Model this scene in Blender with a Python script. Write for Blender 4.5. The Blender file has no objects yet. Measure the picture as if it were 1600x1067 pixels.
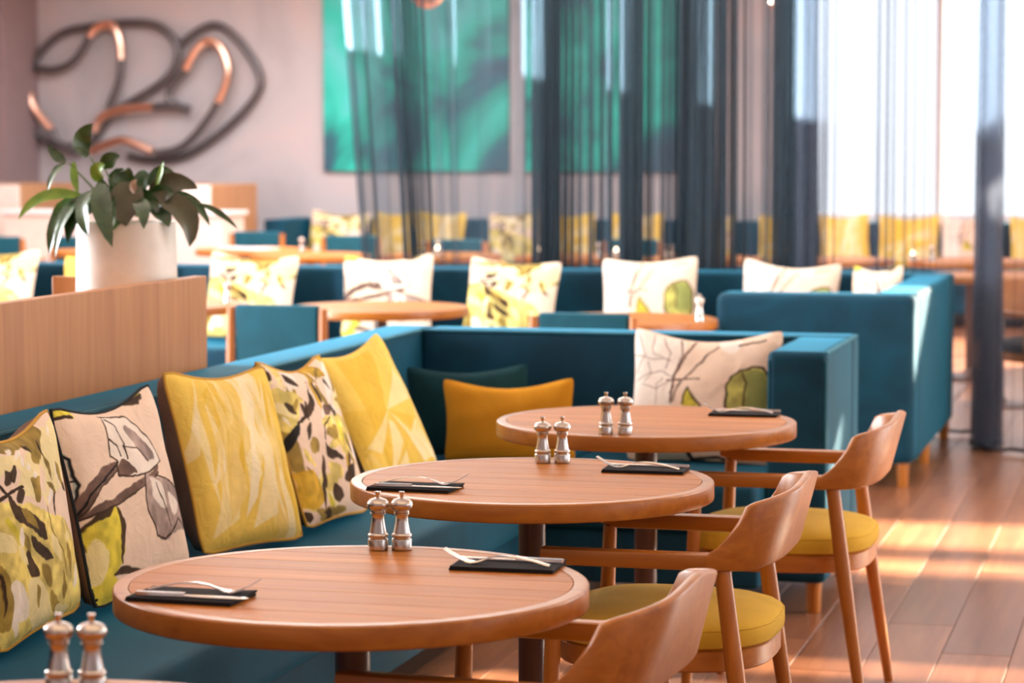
import bpy, bmesh, math, random
import numpy as np
from mathutils import Vector, Matrix

# ---------------------------------------------------------------- camera, sky, sun, lamps, exposure
C = bpy.context.scene.collection
S = bpy.context.scene
YAW, PITCH, EYE = 0.256, 0.0776, 1.4783
cam_data = bpy.data.cameras.new('camera')
cam = bpy.data.objects.new('camera', cam_data)
C.objects.link(cam)
cam.location = (0, 0, EYE)
cam.rotation_euler = (math.pi / 2 - PITCH, 0, YAW)
cam_data.sensor_width = 36.0
cam_data.lens = 3993.0 * 36.0 / 1600.0
cam_data.clip_end = 200
cam_data.dof.use_dof = True
cam_data.dof.focus_distance = 5.15
cam_data.dof.aperture_fstop = 4.6
S.camera = cam

S.view_settings.view_transform = 'Standard'
S.view_settings.look = 'None'
S.view_settings.gamma = 1.0
S.view_settings.use_curve_mapping = False
S.view_settings.exposure = 0.54
S.cycles.max_bounces = 8
S.cycles.diffuse_bounces = 5
S.cycles.glossy_bounces = 4
S.cycles.transmission_bounces = 6
S.cycles.transparent_max_bounces = 40
S.cycles.sample_clamp_indirect = 8.0
S.cycles.caustics_reflective = False
S.cycles.caustics_refractive = False

world = bpy.data.worlds.new('hazy_sky')
S.world = world
world.use_nodes = True
bg = world.node_tree.nodes['Background']
bg.inputs['Color'].default_value = (0.86, 0.91, 1.0, 1)
bg.inputs['Strength'].default_value = 1.3

def light(name, kind, loc, energy, color, **kw):
    d = bpy.data.lights.new(name, kind)
    d.energy, d.color = energy, color
    for k, v in kw.items():
        setattr(d, k, v)
    o = bpy.data.objects.new(name, d)
    C.objects.link(o)
    o.location = loc
    return o

SUN_DIR = Vector((-0.61, -0.79, -0.384)).normalized()
sun = light('sun', 'SUN', (6, 20, 8), 46.0, (1.0, 0.80, 0.58), angle=0.012)
sun.rotation_euler = SUN_DIR.to_track_quat('-Z', 'Y').to_euler()
# unseen overhead fill lights, added to brighten the room (pointing down)
light('ceiling_fill_near', 'AREA', (-0.6, 2.2, 3.2), 36, (1.0, 0.72, 0.44), shape='RECTANGLE', size=4.5, size_y=4.0)
light('ceiling_fill_middle', 'AREA', (-2.6, 9.5, 3.2), 18, (1.0, 0.88, 0.76), shape='RECTANGLE', size=5.0, size_y=5.0)
light('ceiling_fill_far', 'AREA', (-5.6, 17.0, 3.2), 480, (0.98, 0.97, 1.0), shape='RECTANGLE', size=7.0, size_y=6.0)

# daylight of the glazed left-hand side, and an unseen spotlight added to light strips on the upper voile
day = light('daylight_left', 'AREA', (-8.8, 7.6, 2.2), 2200, (0.92, 0.96, 1.0), shape='RECTANGLE', size=10.0, size_y=2.2)
day.rotation_euler = Vector((1, 0, 0)).to_track_quat('-Z', 'Z').to_euler()
day_r = light('daylight_right', 'AREA', (2.35, 9.0, 2.3), 300, (1.0, 0.95, 0.90), shape='RECTANGLE', size=10.0, size_y=2.2)
day_r.rotation_euler = Vector((-1, 0, 0)).to_track_quat('-Z', 'Z').to_euler()
spot = light('voile_strip_fill', 'SPOT', (-7.5, 12.9, 2.43), 24000, (0.92, 1.0, 0.93), spot_size=0.62, spot_blend=0.05, shadow_soft_size=0.02)
spot.rotation_euler = Vector((math.cos(0.16), 0.02, math.sin(0.16))).to_track_quat('-Z', 'Y').to_euler()

# ---------------------------------------------------------------- helpers
R = random.Random(11)

class MB:
    """collects shapes into one mesh"""
    def __init__(self):
        self.v, self.f = [], []
    def add(self, vs, fs):
        b = len(self.v)
        self.v += [tuple(p) for p in vs]
        self.f += [tuple(i + b for i in q) for q in fs]
        return self
    def box(self, x0, x1, y0, y1, z0, z1):
        vs = [(x, y, z) for z in (z0, z1) for y in (y0, y1) for x in (x0, x1)]
        return self.add(vs, [(0, 2, 3, 1), (4, 5, 7, 6), (0, 1, 5, 4), (2, 6, 7, 3), (0, 4, 6, 2), (1, 3, 7, 5)])
    def prism(self, pts, z0, z1):
        n = len(pts)
        vs = [(x, y, z0) for x, y in pts] + [(x, y, z1) for x, y in pts]
        fs = [tuple(range(n - 1, -1, -1)), tuple(range(n, 2 * n))]
        fs += [(i, (i + 1) % n, n + (i + 1) % n, n + i) for i in range(n)]
        return self.add(vs, fs)
    def lathe(self, prof, n=24, cx=0, cy=0):
        vs, fs = [], []
        for r, z in prof:
            for k in range(n):
                a = 2 * math.pi * k / n
                vs.append((cx + r * math.cos(a), cy + r * math.sin(a), z))
        for j in range(len(prof) - 1):
            for k in range(n):
                k2 = (k + 1) % n
                fs.append((j * n + k, j * n + k2, (j + 1) * n + k2, (j + 1) * n + k))
        if prof[0][0] > 1e-5:
            fs.append(tuple(range(n - 1, -1, -1)))
        if prof[-1][0] > 1e-5:
            m = (len(prof) - 1) * n
            fs.append(tuple(range(m, m + n)))
        return self.add(vs, fs)
    def tube(self, pts, rad, n=8, closed=False):
        pts = [Vector(p) for p in pts]
        m = len(pts)
        rs = rad if isinstance(rad, (list, tuple)) else [rad] * m
        vs, fs = [], []
        ref = None
        for i, p in enumerate(pts):
            if closed:
                t = pts[(i + 1) % m] - pts[i - 1]
            else:
                t = pts[min(i + 1, m - 1)] - pts[max(i - 1, 0)]
            t.normalize()
            if ref is None:
                ref = Vector((0, 0, 1)) if abs(t.z) < 0.9 else Vector((1, 0, 0))
            a = t.cross(ref)
            if a.length < 1e-4:
                a = t.orthogonal()
            a.normalize()
            b = t.cross(a).normalized()
            ref = -b if (-b).dot(ref) > 0 else b
            for k in range(n):
                w = 2 * math.pi * k / n
                vs.append(p + (a * math.cos(w) + b * math.sin(w)) * rs[i])
        lim = m if closed else m - 1
        for i in range(lim):
            j = (i + 1) % m
            for k in range(n):
                k2 = (k + 1) % n
                fs.append((i * n + k, i * n + k2, j * n + k2, j * n + k))
        if not closed:
            fs.append(tuple(range(n - 1, -1, -1)))
            fs.append(tuple(range((m - 1) * n, m * n)))
        return self.add(vs, fs)
    def build(self, name, mat, parent=None, smooth=True, bevel=0.0, seg=2, loc=None, uv=None):
        me = bpy.data.meshes.new(name)
        me.from_pydata(self.v, [], self.f)
        bm = bmesh.new()
        bm.from_mesh(me)
        bmesh.ops.recalc_face_normals(bm, faces=bm.faces)
        if bevel > 0:
            es = [e for e in bm.edges if len(e.link_faces) == 2 and e.calc_face_angle(0) > 0.6]
            bmesh.ops.bevel(bm, geom=es, offset=bevel, segments=seg, profile=0.6, affect='EDGES', clamp_overlap=True)
        bm.to_mesh(me)
        bm.free()
        if smooth:
            me.polygons.foreach_set('use_smooth', [True] * len(me.polygons))
            me.set_sharp_from_angle(angle=0.75)
        if mat is not None:
            me.materials.append(mat)
        o = bpy.data.objects.new(name, me)
        C.objects.link(o)
        if parent is not None:
            o.parent = parent
        if loc is not None:
            o.location = loc
        return o

def tag(o, label, cat, group=None):
    o['label'], o['category'] = label, cat
    if group:
        o['group'] = group
    return o

def thing(name, label, cat, loc=(0, 0, 0), rz=0.0, group=None):
    o = bpy.data.objects.new(name, None)
    C.objects.link(o)
    o.location = loc
    o.rotation_euler = (0, 0, rz)
    o.empty_display_size = 0.1
    return tag(o, label, cat, group)

def kids(o):
    return [c for c in bpy.data.objects if c.parent == o]

def dup(root, label, loc, rz=None, group=None):
    def cp(o, parent):
        c = o.copy()
        C.objects.link(c)
        if parent is not None:
            c.parent = parent
        for ch in kids(o):
            cp(ch, c)
        return c
    r = cp(root, None)
    r.location = loc
    if rz is not None:
        r.rotation_euler = (0, 0, rz)
    r['label'] = label
    if group:
        r['group'] = group
    return r

def struct(o):
    o['kind'] = 'structure'
    return o

# ---------------------------------------------------------------- materials
def new_mat(name):
    m = bpy.data.materials.new(name)
    m.use_nodes = True
    return m, m.node_tree.nodes, m.node_tree.links, m.node_tree.nodes['Principled BSDF']

def c4(c):
    return (c[0], c[1], c[2], 1.0)

def ramp(nt, stops):
    r = nt.new('ShaderNodeValToRGB')
    el = r.color_ramp.elements
    while len(el) < len(stops):
        el.new(0.5)
    for e, (p, c) in zip(el, stops):
        e.position, e.color = p, c4(c)
    return r

def coords(nt, ln, scale, out='Object'):
    tc = nt.new('ShaderNodeTexCoord')
    mp = nt.new('ShaderNodeMapping')
    mp.inputs['Scale'].default_value = scale
    ln.new(tc.outputs[out], mp.inputs['Vector'])
    return mp

def noise(nt, ln, vec, scale, detail=4, dist=0.0, rough=0.55):
    n = nt.new('ShaderNodeTexNoise')
    n.inputs['Scale'].default_value = scale
    n.inputs['Detail'].default_value = detail
    n.inputs['Distortion'].default_value = dist
    n.inputs['Roughness'].default_value = rough
    if vec is not None:
        ln.new(vec.outputs[0], n.inputs['Vector'])
    return n

def wood(name, dark, light_, axis='x', rough=0.38, fine=55.0, coat=0.15, vary=0.25, spec=0.5):
    m, nt, ln, p = new_mat(name)
    sc = {'x': (0.06, 1, 1), 'y': (1, 0.06, 1), 'z': (1, 1, 0.06)}[axis]
    mp = coords(nt, ln, sc)
    oi = nt.new('ShaderNodeObjectInfo')
    ad = nt.new('ShaderNodeVectorMath'); ad.operation = 'ADD'
    mul = nt.new('ShaderNodeMath'); mul.operation = 'MULTIPLY'; mul.inputs[1].default_value = 17.0
    ln.new(oi.outputs['Random'], mul.inputs[0])
    ln.new(mp.outputs[0], ad.inputs[0]); ln.new(mul.outputs[0], ad.inputs[1])
    a = noise(nt, ln, ad, fine, 5, 0.6)
    b = noise(nt, ln, ad, fine * 0.18, 3, 1.2)
    mx = nt.new('ShaderNodeMath'); mx.operation = 'MULTIPLY_ADD'
    mx.inputs[1].default_value = 0.55
    m2 = nt.new('ShaderNodeMath'); m2.operation = 'MULTIPLY'; m2.inputs[1].default_value = 0.45
    ln.new(b.outputs[0], m2.inputs[0])
    ln.new(a.outputs[0], mx.inputs[0]); ln.new(m2.outputs[0], mx.inputs[2])
    r = ramp(nt, [(0.30, dark), (0.52, [(x + y) / 2 for x, y in zip(dark, light_)]), (0.70, light_)])
    ln.new(mx.outputs[0], r.inputs[0])
    hv = nt.new('ShaderNodeHueSaturation')
    mr = nt.new('ShaderNodeMapRange')
    mr.inputs['To Min'].default_value, mr.inputs['To Max'].default_value = 1 - vary, 1 + vary
    ln.new(oi.outputs['Random'], mr.inputs[0]); ln.new(mr.outputs[0], hv.inputs['Value'])
    ln.new(r.outputs[0], hv.inputs['Color'])
    ln.new(hv.outputs[0], p.inputs['Base Color'])
    p.inputs['Roughness'].default_value = rough
    p.inputs['Coat Weight'].default_value = coat
    p.inputs['Coat Roughness'].default_value = 0.25
    p.inputs['Specular IOR Level'].default_value = spec
    bp = nt.new('ShaderNodeBump'); bp.inputs['Strength'].default_value = 0.06; bp.inputs['Distance'].default_value = 0.002
    ln.new(a.outputs[0], bp.inputs['Height']); ln.new(bp.outputs[0], p.inputs['Normal'])
    return m

def cloth(name, c0, c1, scale=3.0, rough=0.85, sheen=0.0, sheen_col=(1, 1, 1), weave=0.0, sheen_rough=0.35):
    m, nt, ln, p = new_mat(name)
    mp = coords(nt, ln, (1, 1, 1))
    n = noise(nt, ln, mp, scale, 4, 0.8)
    r = ramp(nt, [(0.32, c0), (0.68, c1)])
    ln.new(n.outputs[0], r.inputs[0]); ln.new(r.outputs[0], p.inputs['Base Color'])
    p.inputs['Roughness'].default_value = rough
    p.inputs['Specular IOR Level'].default_value = 0.25
    p.inputs['Sheen Weight'].default_value = sheen
    p.inputs['Sheen Roughness'].default_value = sheen_rough
    p.inputs['Sheen Tint'].default_value = c4(sheen_col)
    if weave:
        w = noise(nt, ln, mp, 420, 2)
        bp = nt.new('ShaderNodeBump'); bp.inputs['Strength'].default_value = weave; bp.inputs['Distance'].default_value = 0.002
        ln.new(w.outputs[0], bp.inputs['Height']); ln.new(bp.outputs[0], p.inputs['Normal'])
    return m

def plain(name, col, rough=0.5, metal=0.0, spec=0.5):
    m, nt, ln, p = new_mat(name)
    mp = coords(nt, ln, (1, 1, 1))
    n = noise(nt, ln, mp, 14, 3)
    r = ramp(nt, [(0.3, [x * 0.93 for x in col]), (0.7, [min(1, x * 1.05) for x in col])])
    ln.new(n.outputs[0], r.inputs[0]); ln.new(r.outputs[0], p.inputs['Base Color'])
    p.inputs['Roughness'].default_value = rough
    p.inputs['Metallic'].default_value = metal
    p.inputs['Specular IOR Level'].default_value = spec
    return m

M_TABLE = wood('table_wood', (0.36, 0.106, 0.009), (0.56, 0.200, 0.023), 'x', rough=0.44, fine=60, vary=0.10, coat=0.0, spec=0.17)
M_TABLE_RIM = wood('table_rim_wood', (0.33, 0.100, 0.010), (0.55, 0.205, 0.027), 'x', rough=0.34, fine=45, vary=0.04)
M_CHAIR = wood('chair_wood', (0.33, 0.096, 0.010), (0.56, 0.205, 0.028), 'x', rough=0.36, fine=50, vary=0.06)
M_CHAIR_LEG = wood('chair_leg_wood', (0.33, 0.096, 0.010), (0.55, 0.200, 0.028), 'z', rough=0.38, fine=60, vary=0.08)
M_PEDESTAL = wood('dark_pedestal_wood', (0.060, 0.024, 0.012), (0.15, 0.06, 0.03), 'z', rough=0.35, vary=0.05)
M_DIVIDER = wood('divider_veneer', (0.36, 0.140, 0.044), (0.56, 0.265, 0.100), 'z', rough=0.5, fine=38, coat=0.0, vary=0.04)
M_PLANK = wood('floor_plank_wood', (0.19, 0.068, 0.032), (0.40, 0.175, 0.085), 'y', rough=0.30, fine=26, coat=0.25, vary=0.30)
M_FARWOOD = wood('far_panel_wood', (0.40, 0.19, 0.085), (0.60, 0.31, 0.15), 'z', rough=0.5, coat=0.0, vary=0.05)
M_CREAM = plain('cream_laminate', (0.86, 0.74, 0.66), 0.45)
M_WHITE = plain('white_laminate', (0.90, 0.90, 0.90), 0.25)
M_VELVET = cloth('teal_velvet', (0.0008, 0.030, 0.056), (0.0015, 0.056, 0.102), 3.5, 0.75, 0.38, (0.05, 0.58, 0.92))
M_VELVET2 = cloth('teal_chair_velvet', (0.004, 0.060, 0.090), (0.008, 0.095, 0.140), 4.0, 0.75, 0.55, (0.22, 0.62, 0.78))
M_SEAT = cloth('mustard_seat_fabric', (0.60, 0.365, 0.030), (0.74, 0.455, 0.045), 5.0, 0.85, 0.15, (0.9, 0.8, 0.4), weave=0.5)
M_MUSTARD = cloth('mustard_cushion_fabric', (0.60, 0.265, 0.012), (0.72, 0.335, 0.020), 5.0, 0.9, 0.1, (0.9, 0.7, 0.3), weave=0.3)
M_DTEAL = cloth('dark_teal_cushion_fabric', (0.004, 0.035, 0.045), (0.006, 0.055, 0.07), 5.0, 0.9, 0.2, (0.3, 0.6, 0.7))
M_TAUPE = cloth('taupe_linen', (0.22, 0.135, 0.10), (0.30, 0.19, 0.145), 9, 0.9, weave=0.4)
M_PIPE_DARK = cloth('black_piping', (0.008, 0.012, 0.016), (0.014, 0.02, 0.024), 9, 0.8)
M_PIPE_GOLD = cloth('gold_piping', (0.50, 0.27, 0.04), (0.62, 0.36, 0.06), 9, 0.8)
M_CHARCOAL = cloth('charcoal_napkin_linen', (0.010, 0.009, 0.011), (0.020, 0.018, 0.022), 30, 0.9, weave=0.4)
M_GREYSEAT = cloth('dark_grey_seat_fabric', (0.03, 0.032, 0.035), (0.05, 0.05, 0.055), 9, 0.9)
M_STEEL = plain('brushed_steel', (0.66, 0.60, 0.55), 0.20, 1.0)
M_CUTLERY = plain('polished_cutlery_steel', (0.80, 0.72, 0.66), 0.16, 1.0)
M_COPPER = plain('polished_copper', (1.0, 0.60, 0.45), 0.28, 1.0)
M_WIRE = plain('dark_bronze_tube', (0.14, 0.13, 0.135), 0.45, 0.6)
M_POT = plain('white_planter_glaze', (0.76, 0.72, 0.66), 0.42)
M_SOIL = plain('potting_soil', (0.03, 0.02, 0.014), 0.95)
M_RAIL = plain('dark_rail_metal', (0.05, 0.05, 0.055), 0.4, 0.8)
M_FRAME = plain('window_frame_metal', (0.55, 0.56, 0.60), 0.5)
M_CEIL = plain('ceiling_paint', (0.80, 0.78, 0.76), 0.8)

def plaster():
    m, nt, ln, p = new_mat('pinkish_grey_plaster')
    mp = coords(nt, ln, (1, 1, 1))
    a = noise(nt, ln, mp, 0.9, 5, 1.2)
    r = ramp(nt, [(0.30, (0.40, 0.38, 0.40)), (0.50, (0.50, 0.47, 0.485)), (0.70, (0.57, 0.48, 0.48))])
    ln.new(a.outputs[0], r.inputs[0]); ln.new(r.outputs[0], p.inputs['Base Color'])
    p.inputs['Roughness'].default_value = 0.8
    return m
M_PLASTER = plaster()

def painting_mat(seed):
    m, nt, ln, p = new_mat('abstract_painting_%d' % seed)
    mp = coords(nt, ln, (1.0, 1.0, 0.75))
    mp.inputs['Location'].default_value = (seed * 3.7, seed * 1.3, seed * 2.1)
    a = noise(nt, ln, mp, 0.85, 3, 1.0)
    r = ramp(nt, [(0.33, (0.040, 0.055, 0.11)), (0.42, (0.02, 0.13, 0.17)), (0.48, (0.010, 0.34, 0.28)),
                  (0.56, (0.025, 0.55, 0.45)), (0.65, (0.10, 0.58, 0.58)), (0.74, (0.010, 0.28, 0.27))])
    ln.new(a.outputs[0], r.inputs[0]); ln.new(r.outputs[0], p.inputs['Base Color'])
    p.inputs['Roughness'].default_value = 0.6
    return m

def sheer(name, a, col):
    """open-weave voile: the flatter you look along it, the more thread you see"""
    m = bpy.data.materials.new(name)
    m.use_nodes = True
    nt, ln = m.node_tree.nodes, m.node_tree.links
    nt.clear()
    out = nt.new('ShaderNodeOutputMaterial')
    lw = nt.new('ShaderNodeLayerWeight'); lw.inputs['Blend'].default_value = 0.5
    one = nt.new('ShaderNodeMath'); one.operation = 'SUBTRACT'; one.inputs[0].default_value = 1.0
    mxm = nt.new('ShaderNodeMath'); mxm.operation = 'MAXIMUM'; mxm.inputs[1].default_value = 0.06
    inv = nt.new('ShaderNodeMath'); inv.operation = 'DIVIDE'; inv.inputs[0].default_value = 1.0
    pw = nt.new('ShaderNodeMath'); pw.operation = 'POWER'; pw.inputs[0].default_value = 1.0 - a
    ln.new(lw.outputs['Facing'], one.inputs[1]); ln.new(one.outputs[0], mxm.inputs[0])
    ln.new(mxm.outputs[0], inv.inputs[1]); ln.new(inv.outputs[0], pw.inputs[1])
    tr = nt.new('ShaderNodeBsdfTransparent')
    df = nt.new('ShaderNodeBsdfDiffuse'); df.inputs['Color'].default_value = c4(col)
    tl = nt.new('ShaderNodeBsdfTranslucent'); tl.inputs['Color'].default_value = c4(col)
    mp = coords(nt, ln, (1, 1, 0.02))
    nz = noise(nt, ln, mp, 30, 2)
    rr = ramp(nt, [(0.3, [x * 0.8 for x in col]), (0.7, [x * 1.2 for x in col])])
    ln.new(nz.outputs[0], rr.inputs[0]); ln.new(rr.outputs[0], df.inputs['Color'])
    m1 = nt.new('ShaderNodeMixShader'); m1.inputs[0].default_value = 0.35
    ln.new(df.outputs[0], m1.inputs[1]); ln.new(tl.outputs[0], m1.inputs[2])
    m2 = nt.new('ShaderNodeMixShader')
    ln.new(pw.outputs[0], m2.inputs[0]); ln.new(m1.outputs[0], m2.inputs[1]); ln.new(tr.outputs[0], m2.inputs[2])
    ln.new(m2.outputs[0], out.inputs['Surface'])
    return m
M_SHEER = sheer('slate_voile', 0.50, (0.055, 0.080, 0.105))
M_SHEER_BACKLIT = sheer('slate_voile_backlit', 0.24, (0.10, 0.12, 0.165))  # same voile, backlight put into its colour as a paler, thinner copy

def glass_mat():
    m = bpy.data.materials.new('window_glass')
    m.use_nodes = True
    nt, ln = m.node_tree.nodes, m.node_tree.links
    nt.clear()
    out = nt.new('ShaderNodeOutputMaterial')
    fr = nt.new('ShaderNodeFresnel'); fr.inputs['IOR'].default_value = 1.3
    tr = nt.new('ShaderNodeBsdfTransparent'); gl = nt.new('ShaderNodeBsdfGlossy')
    gl.inputs['Roughness'].default_value = 0.02
    mx = nt.new('ShaderNodeMixShader')
    ln.new(fr.outputs[0], mx.inputs[0]); ln.new(tr.outputs[0], mx.inputs[1]); ln.new(gl.outputs[0], mx.inputs[2])
    ln.new(mx.outputs[0], out.inputs['Surface'])
    return m
M_GLASS = glass_mat()

def leaf_mat(name, c0, c1, rough=0.22):
    m, nt, ln, p = new_mat(name)
    mp = coords(nt, ln, (1, 1, 1))
    n = noise(nt, ln, mp, 22, 3, 0.5)
    r = ramp(nt, [(0.3, c0), (0.7, c1)])
    ln.new(n.outputs[0], r.inputs[0]); ln.new(r.outputs[0], p.inputs['Base Color'])
    p.inputs['Roughness'].default_value = rough
    p.inputs['Specular IOR Level'].default_value = 0.7
    return m
M_LEAF = leaf_mat('dark_leaf', (0.016, 0.050, 0.013), (0.050, 0.110, 0.028))
M_LEAF_OLIVE = leaf_mat('olive_leaf', (0.045, 0.045, 0.014), (0.085, 0.08, 0.028), 0.4)
M_LEAF_BRIGHT = leaf_mat('bright_leaf', (0.13, 0.30, 0.02), (0.28, 0.46, 0.05), 0.4)
M_STEM = leaf_mat('leaf_stem', (0.07, 0.11, 0.03), (0.12, 0.16, 0.05), 0.5)

# ---------------------------------------------------------------- printed fabrics, painted stroke by stroke into generated images
COL = {'cream': (0.95, 0.85, 0.76), 'white': (0.97, 0.93, 0.88), 'lime': (0.86, 0.80, 0.26), 'straw': (0.95, 0.89, 0.66),
       'yellow': (0.90, 0.82, 0.46), 'gold': (0.82, 0.66, 0.20), 'olive': (0.62, 0.52, 0.24), 'umber': (0.24, 0.17, 0.12),
       'black': (0.09, 0.08, 0.08), 'bark': (0.42, 0.32, 0.28), 'grey': (0.66, 0.58, 0.55), 'mist': (0.68, 0.72, 0.68),
       'sage': (0.69, 0.67, 0.34), 'moss': (0.58, 0.60, 0.34)}
NPX = 320
GY, GX = np.mgrid[0:NPX, 0:NPX]
GU, GV = (GX + 0.5) / NPX, (GY + 0.5) / NPX
_rs = np.random.RandomState(5)

def smooth_noise(cells, seed):
    rs = np.random.RandomState(seed)
    g = rs.rand(cells + 2, cells + 2)
    x, y = GU * cells, GV * cells
    i, j = x.astype(int), y.astype(int)
    fx, fy = x - i, y - j
    fx, fy = fx * fx * (3 - 2 * fx), fy * fy * (3 - 2 * fy)
    return ((g[j, i] * (1 - fx) + g[j, i + 1] * fx) * (1 - fy) + (g[j + 1, i] * (1 - fx) + g[j + 1, i + 1] * fx) * fy)

WARP_U = (smooth_noise(14, 1) - 0.5) * 0.028 + (smooth_noise(40, 2) - 0.5) * 0.010
WARP_V = (smooth_noise(14, 3) - 0.5) * 0.028 + (smooth_noise(40, 4) - 0.5) * 0.010
WASH = smooth_noise(9, 6) * 0.6 + smooth_noise(26, 7) * 0.4

def rounded(pts, k=4):
    """a closed smooth curve through the points"""
    p = np.array(pts, float)
    n = len(p)
    out = []
    for i in range(n):
        p0, p1, p2, p3 = p[i - 1], p[i], p[(i + 1) % n], p[(i + 2) % n]
        for j in range(k):
            t = j / k
            out.append(0.5 * (2 * p1 + (p2 - p0) * t + (2 * p0 - 5 * p1 + 4 * p2 - p3) * t * t + (3 * p1 - p0 - 3 * p2 + p3) * t ** 3))
    return np.array(out)

def seg_dist(u, v, pts, closed):
    d = np.full(u.shape, 9.0)
    n = len(pts)
    for i in range(n if closed else n - 1):
        a, b = pts[i], pts[(i + 1) % n]
        ex, ey = b[0] - a[0], b[1] - a[1]
        L = ex * ex + ey * ey + 1e-9
        t = np.clip(((u - a[0]) * ex + (v - a[1]) * ey) / L, 0, 1)
        d = np.minimum(d, np.hypot(u - a[0] - t * ex, v - a[1] - t * ey))
    return d

def inside(u, v, pts):
    r = np.zeros(u.shape, bool)
    n = len(pts)
    for i in range(n):
        (x1, y1), (x2, y2) = pts[i], pts[(i + 1) % n]
        c = (y1 > v) != (y2 > v)
        r ^= c & (u < (x2 - x1) * (v - y1) / (y2 - y1 + 1e-12) + x1)
    return r

def parse(s):
    return [tuple(float(t) for t in q.split(',')) for q in s.split()]

def lin(c):
    c = np.asarray(c, float)
    return np.where(c <= 0.04045, c / 12.92, ((c + 0.055) / 1.055) ** 2.4)

def paint(name, feats, ground='cream'):
    img = np.ones((NPX, NPX, 3)) * np.array(COL[ground])
    img *= (0.96 + 0.06 * WASH)[..., None]
    for f in feats:
        pts = parse(f[1])
        if f[0] == 'b':
            q = rounded(pts)
            u, v = GU + WARP_U, GV + WARP_V
            d = seg_dist(u, v, q, True)
            d = np.where(inside(u, v, q), -d, d)
            al = np.clip(0.5 - d / 0.007, 0, 1)
            col = np.array(COL[f[2]])
            tone = (0.66 + 0.62 * WASH) if f[2] in ('yellow', 'olive', 'umber', 'gold', 'grey', 'bark', 'lime', 'sage') else (0.94 + 0.1 * WASH)
            al = al * (0.93 if f[2] != 'white' else 0.9)
        else:
            u, v = GU + WARP_U * 0.6, GV + WARP_V * 0.6
            d = seg_dist(u, v, pts, False)
            al = np.clip(0.5 + (f[2] / 2 - d) / 0.006, 0, 1)
            col = np.array(COL[f[3]])
            tone = np.ones_like(GU)
        img = img * (1 - al[..., None]) + col * tone[..., None] * al[..., None]
    return to_mat(name, img)

def shards(name, hubs, seed, count, upright=False):
    rs = np.random.RandomState(seed)
    img = np.ones((NPX, NPX, 3)) * np.array((0.95, 0.81, 0.38))
    for k in range(count):
        h = hubs[rs.randint(len(hubs))]
        a = rs.rand() * 2 * math.pi
        L = 0.35 + rs.rand() * 0.55
        w = 0.10 + rs.rand() * 0.22
        if upright:
            a = (math.pi / 2 if h[1] < 0.5 else -math.pi / 2) + (rs.rand() - 0.5) * 0.9
            w = 0.05 + rs.rand() * 0.10
            L *= 1.1
            h = (h[0] + (rs.rand() - 0.5) * 0.3, h[1])
        tri = [h, (h[0] + L * math.cos(a - w), h[1] + L * 1.2 * math.sin(a - w)), (h[0] + L * 0.8 * math.cos(a + w), h[1] + L * math.sin(a + w))]
        d = seg_dist(GU, GV, tri, True)
        d = np.where(inside(GU, GV, tri), -d, d)
        al = np.clip(0.5 - d / 0.006, 0, 1) * (0.60 + 0.35 * rs.rand())
        col = np.array([(0.97, 0.90, 0.70), (0.95, 0.83, 0.50), (0.90, 0.74, 0.26), (0.98, 0.92, 0.76)][rs.randint(4)])
        img = img * (1 - al[..., None]) + col * al[..., None]
    img *= (0.95 + 0.08 * WASH)[..., None]
    return to_mat(name, img)

def to_mat(name, img):
    im = bpy.data.images.new(name, NPX, NPX, float_buffer=True)
    im.colorspace_settings.name = 'Linear Rec.709'
    buf = np.ones((NPX, NPX, 4), np.float32)
    buf[..., :3] = lin(np.clip(img, 0, 1)) * 0.96
    im.pixels.foreach_set(buf.ravel())
    im.update()
    im.pack()
    m, nt, ln, p = new_mat(name)
    t = nt.new('ShaderNodeTexImage')
    t.image = im
    t.extension = 'EXTEND'
    uvn = nt.new('ShaderNodeUVMap')
    ln.new(uvn.outputs[0], t.inputs[0]); ln.new(t.outputs[0], p.inputs['Base Color'])
    p.inputs['Roughness'].default_value = 0.85
    p.inputs['Specular IOR Level'].default_value = 0.2
    mp = coords(nt, ln, (1, 1, 1))
    w = noise(nt, ln, mp, 380, 2)
    w2 = noise(nt, ln, mp, 16, 3, 1.0)
    ad = nt.new('ShaderNodeMath'); ad.operation = 'MULTIPLY_ADD'; ad.inputs[1].default_value = 6.0
    ln.new(w2.outputs[0], ad.inputs[0]); ln.new(w.outputs[0], ad.inputs[2])
    bp = nt.new('ShaderNodeBump'); bp.inputs['Strength'].default_value = 0.35; bp.inputs['Distance'].default_value = 0.003
    ln.new(ad.outputs[0], bp.inputs['Height']); ln.new(bp.outputs[0], p.inputs['Normal'])
    return m

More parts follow.
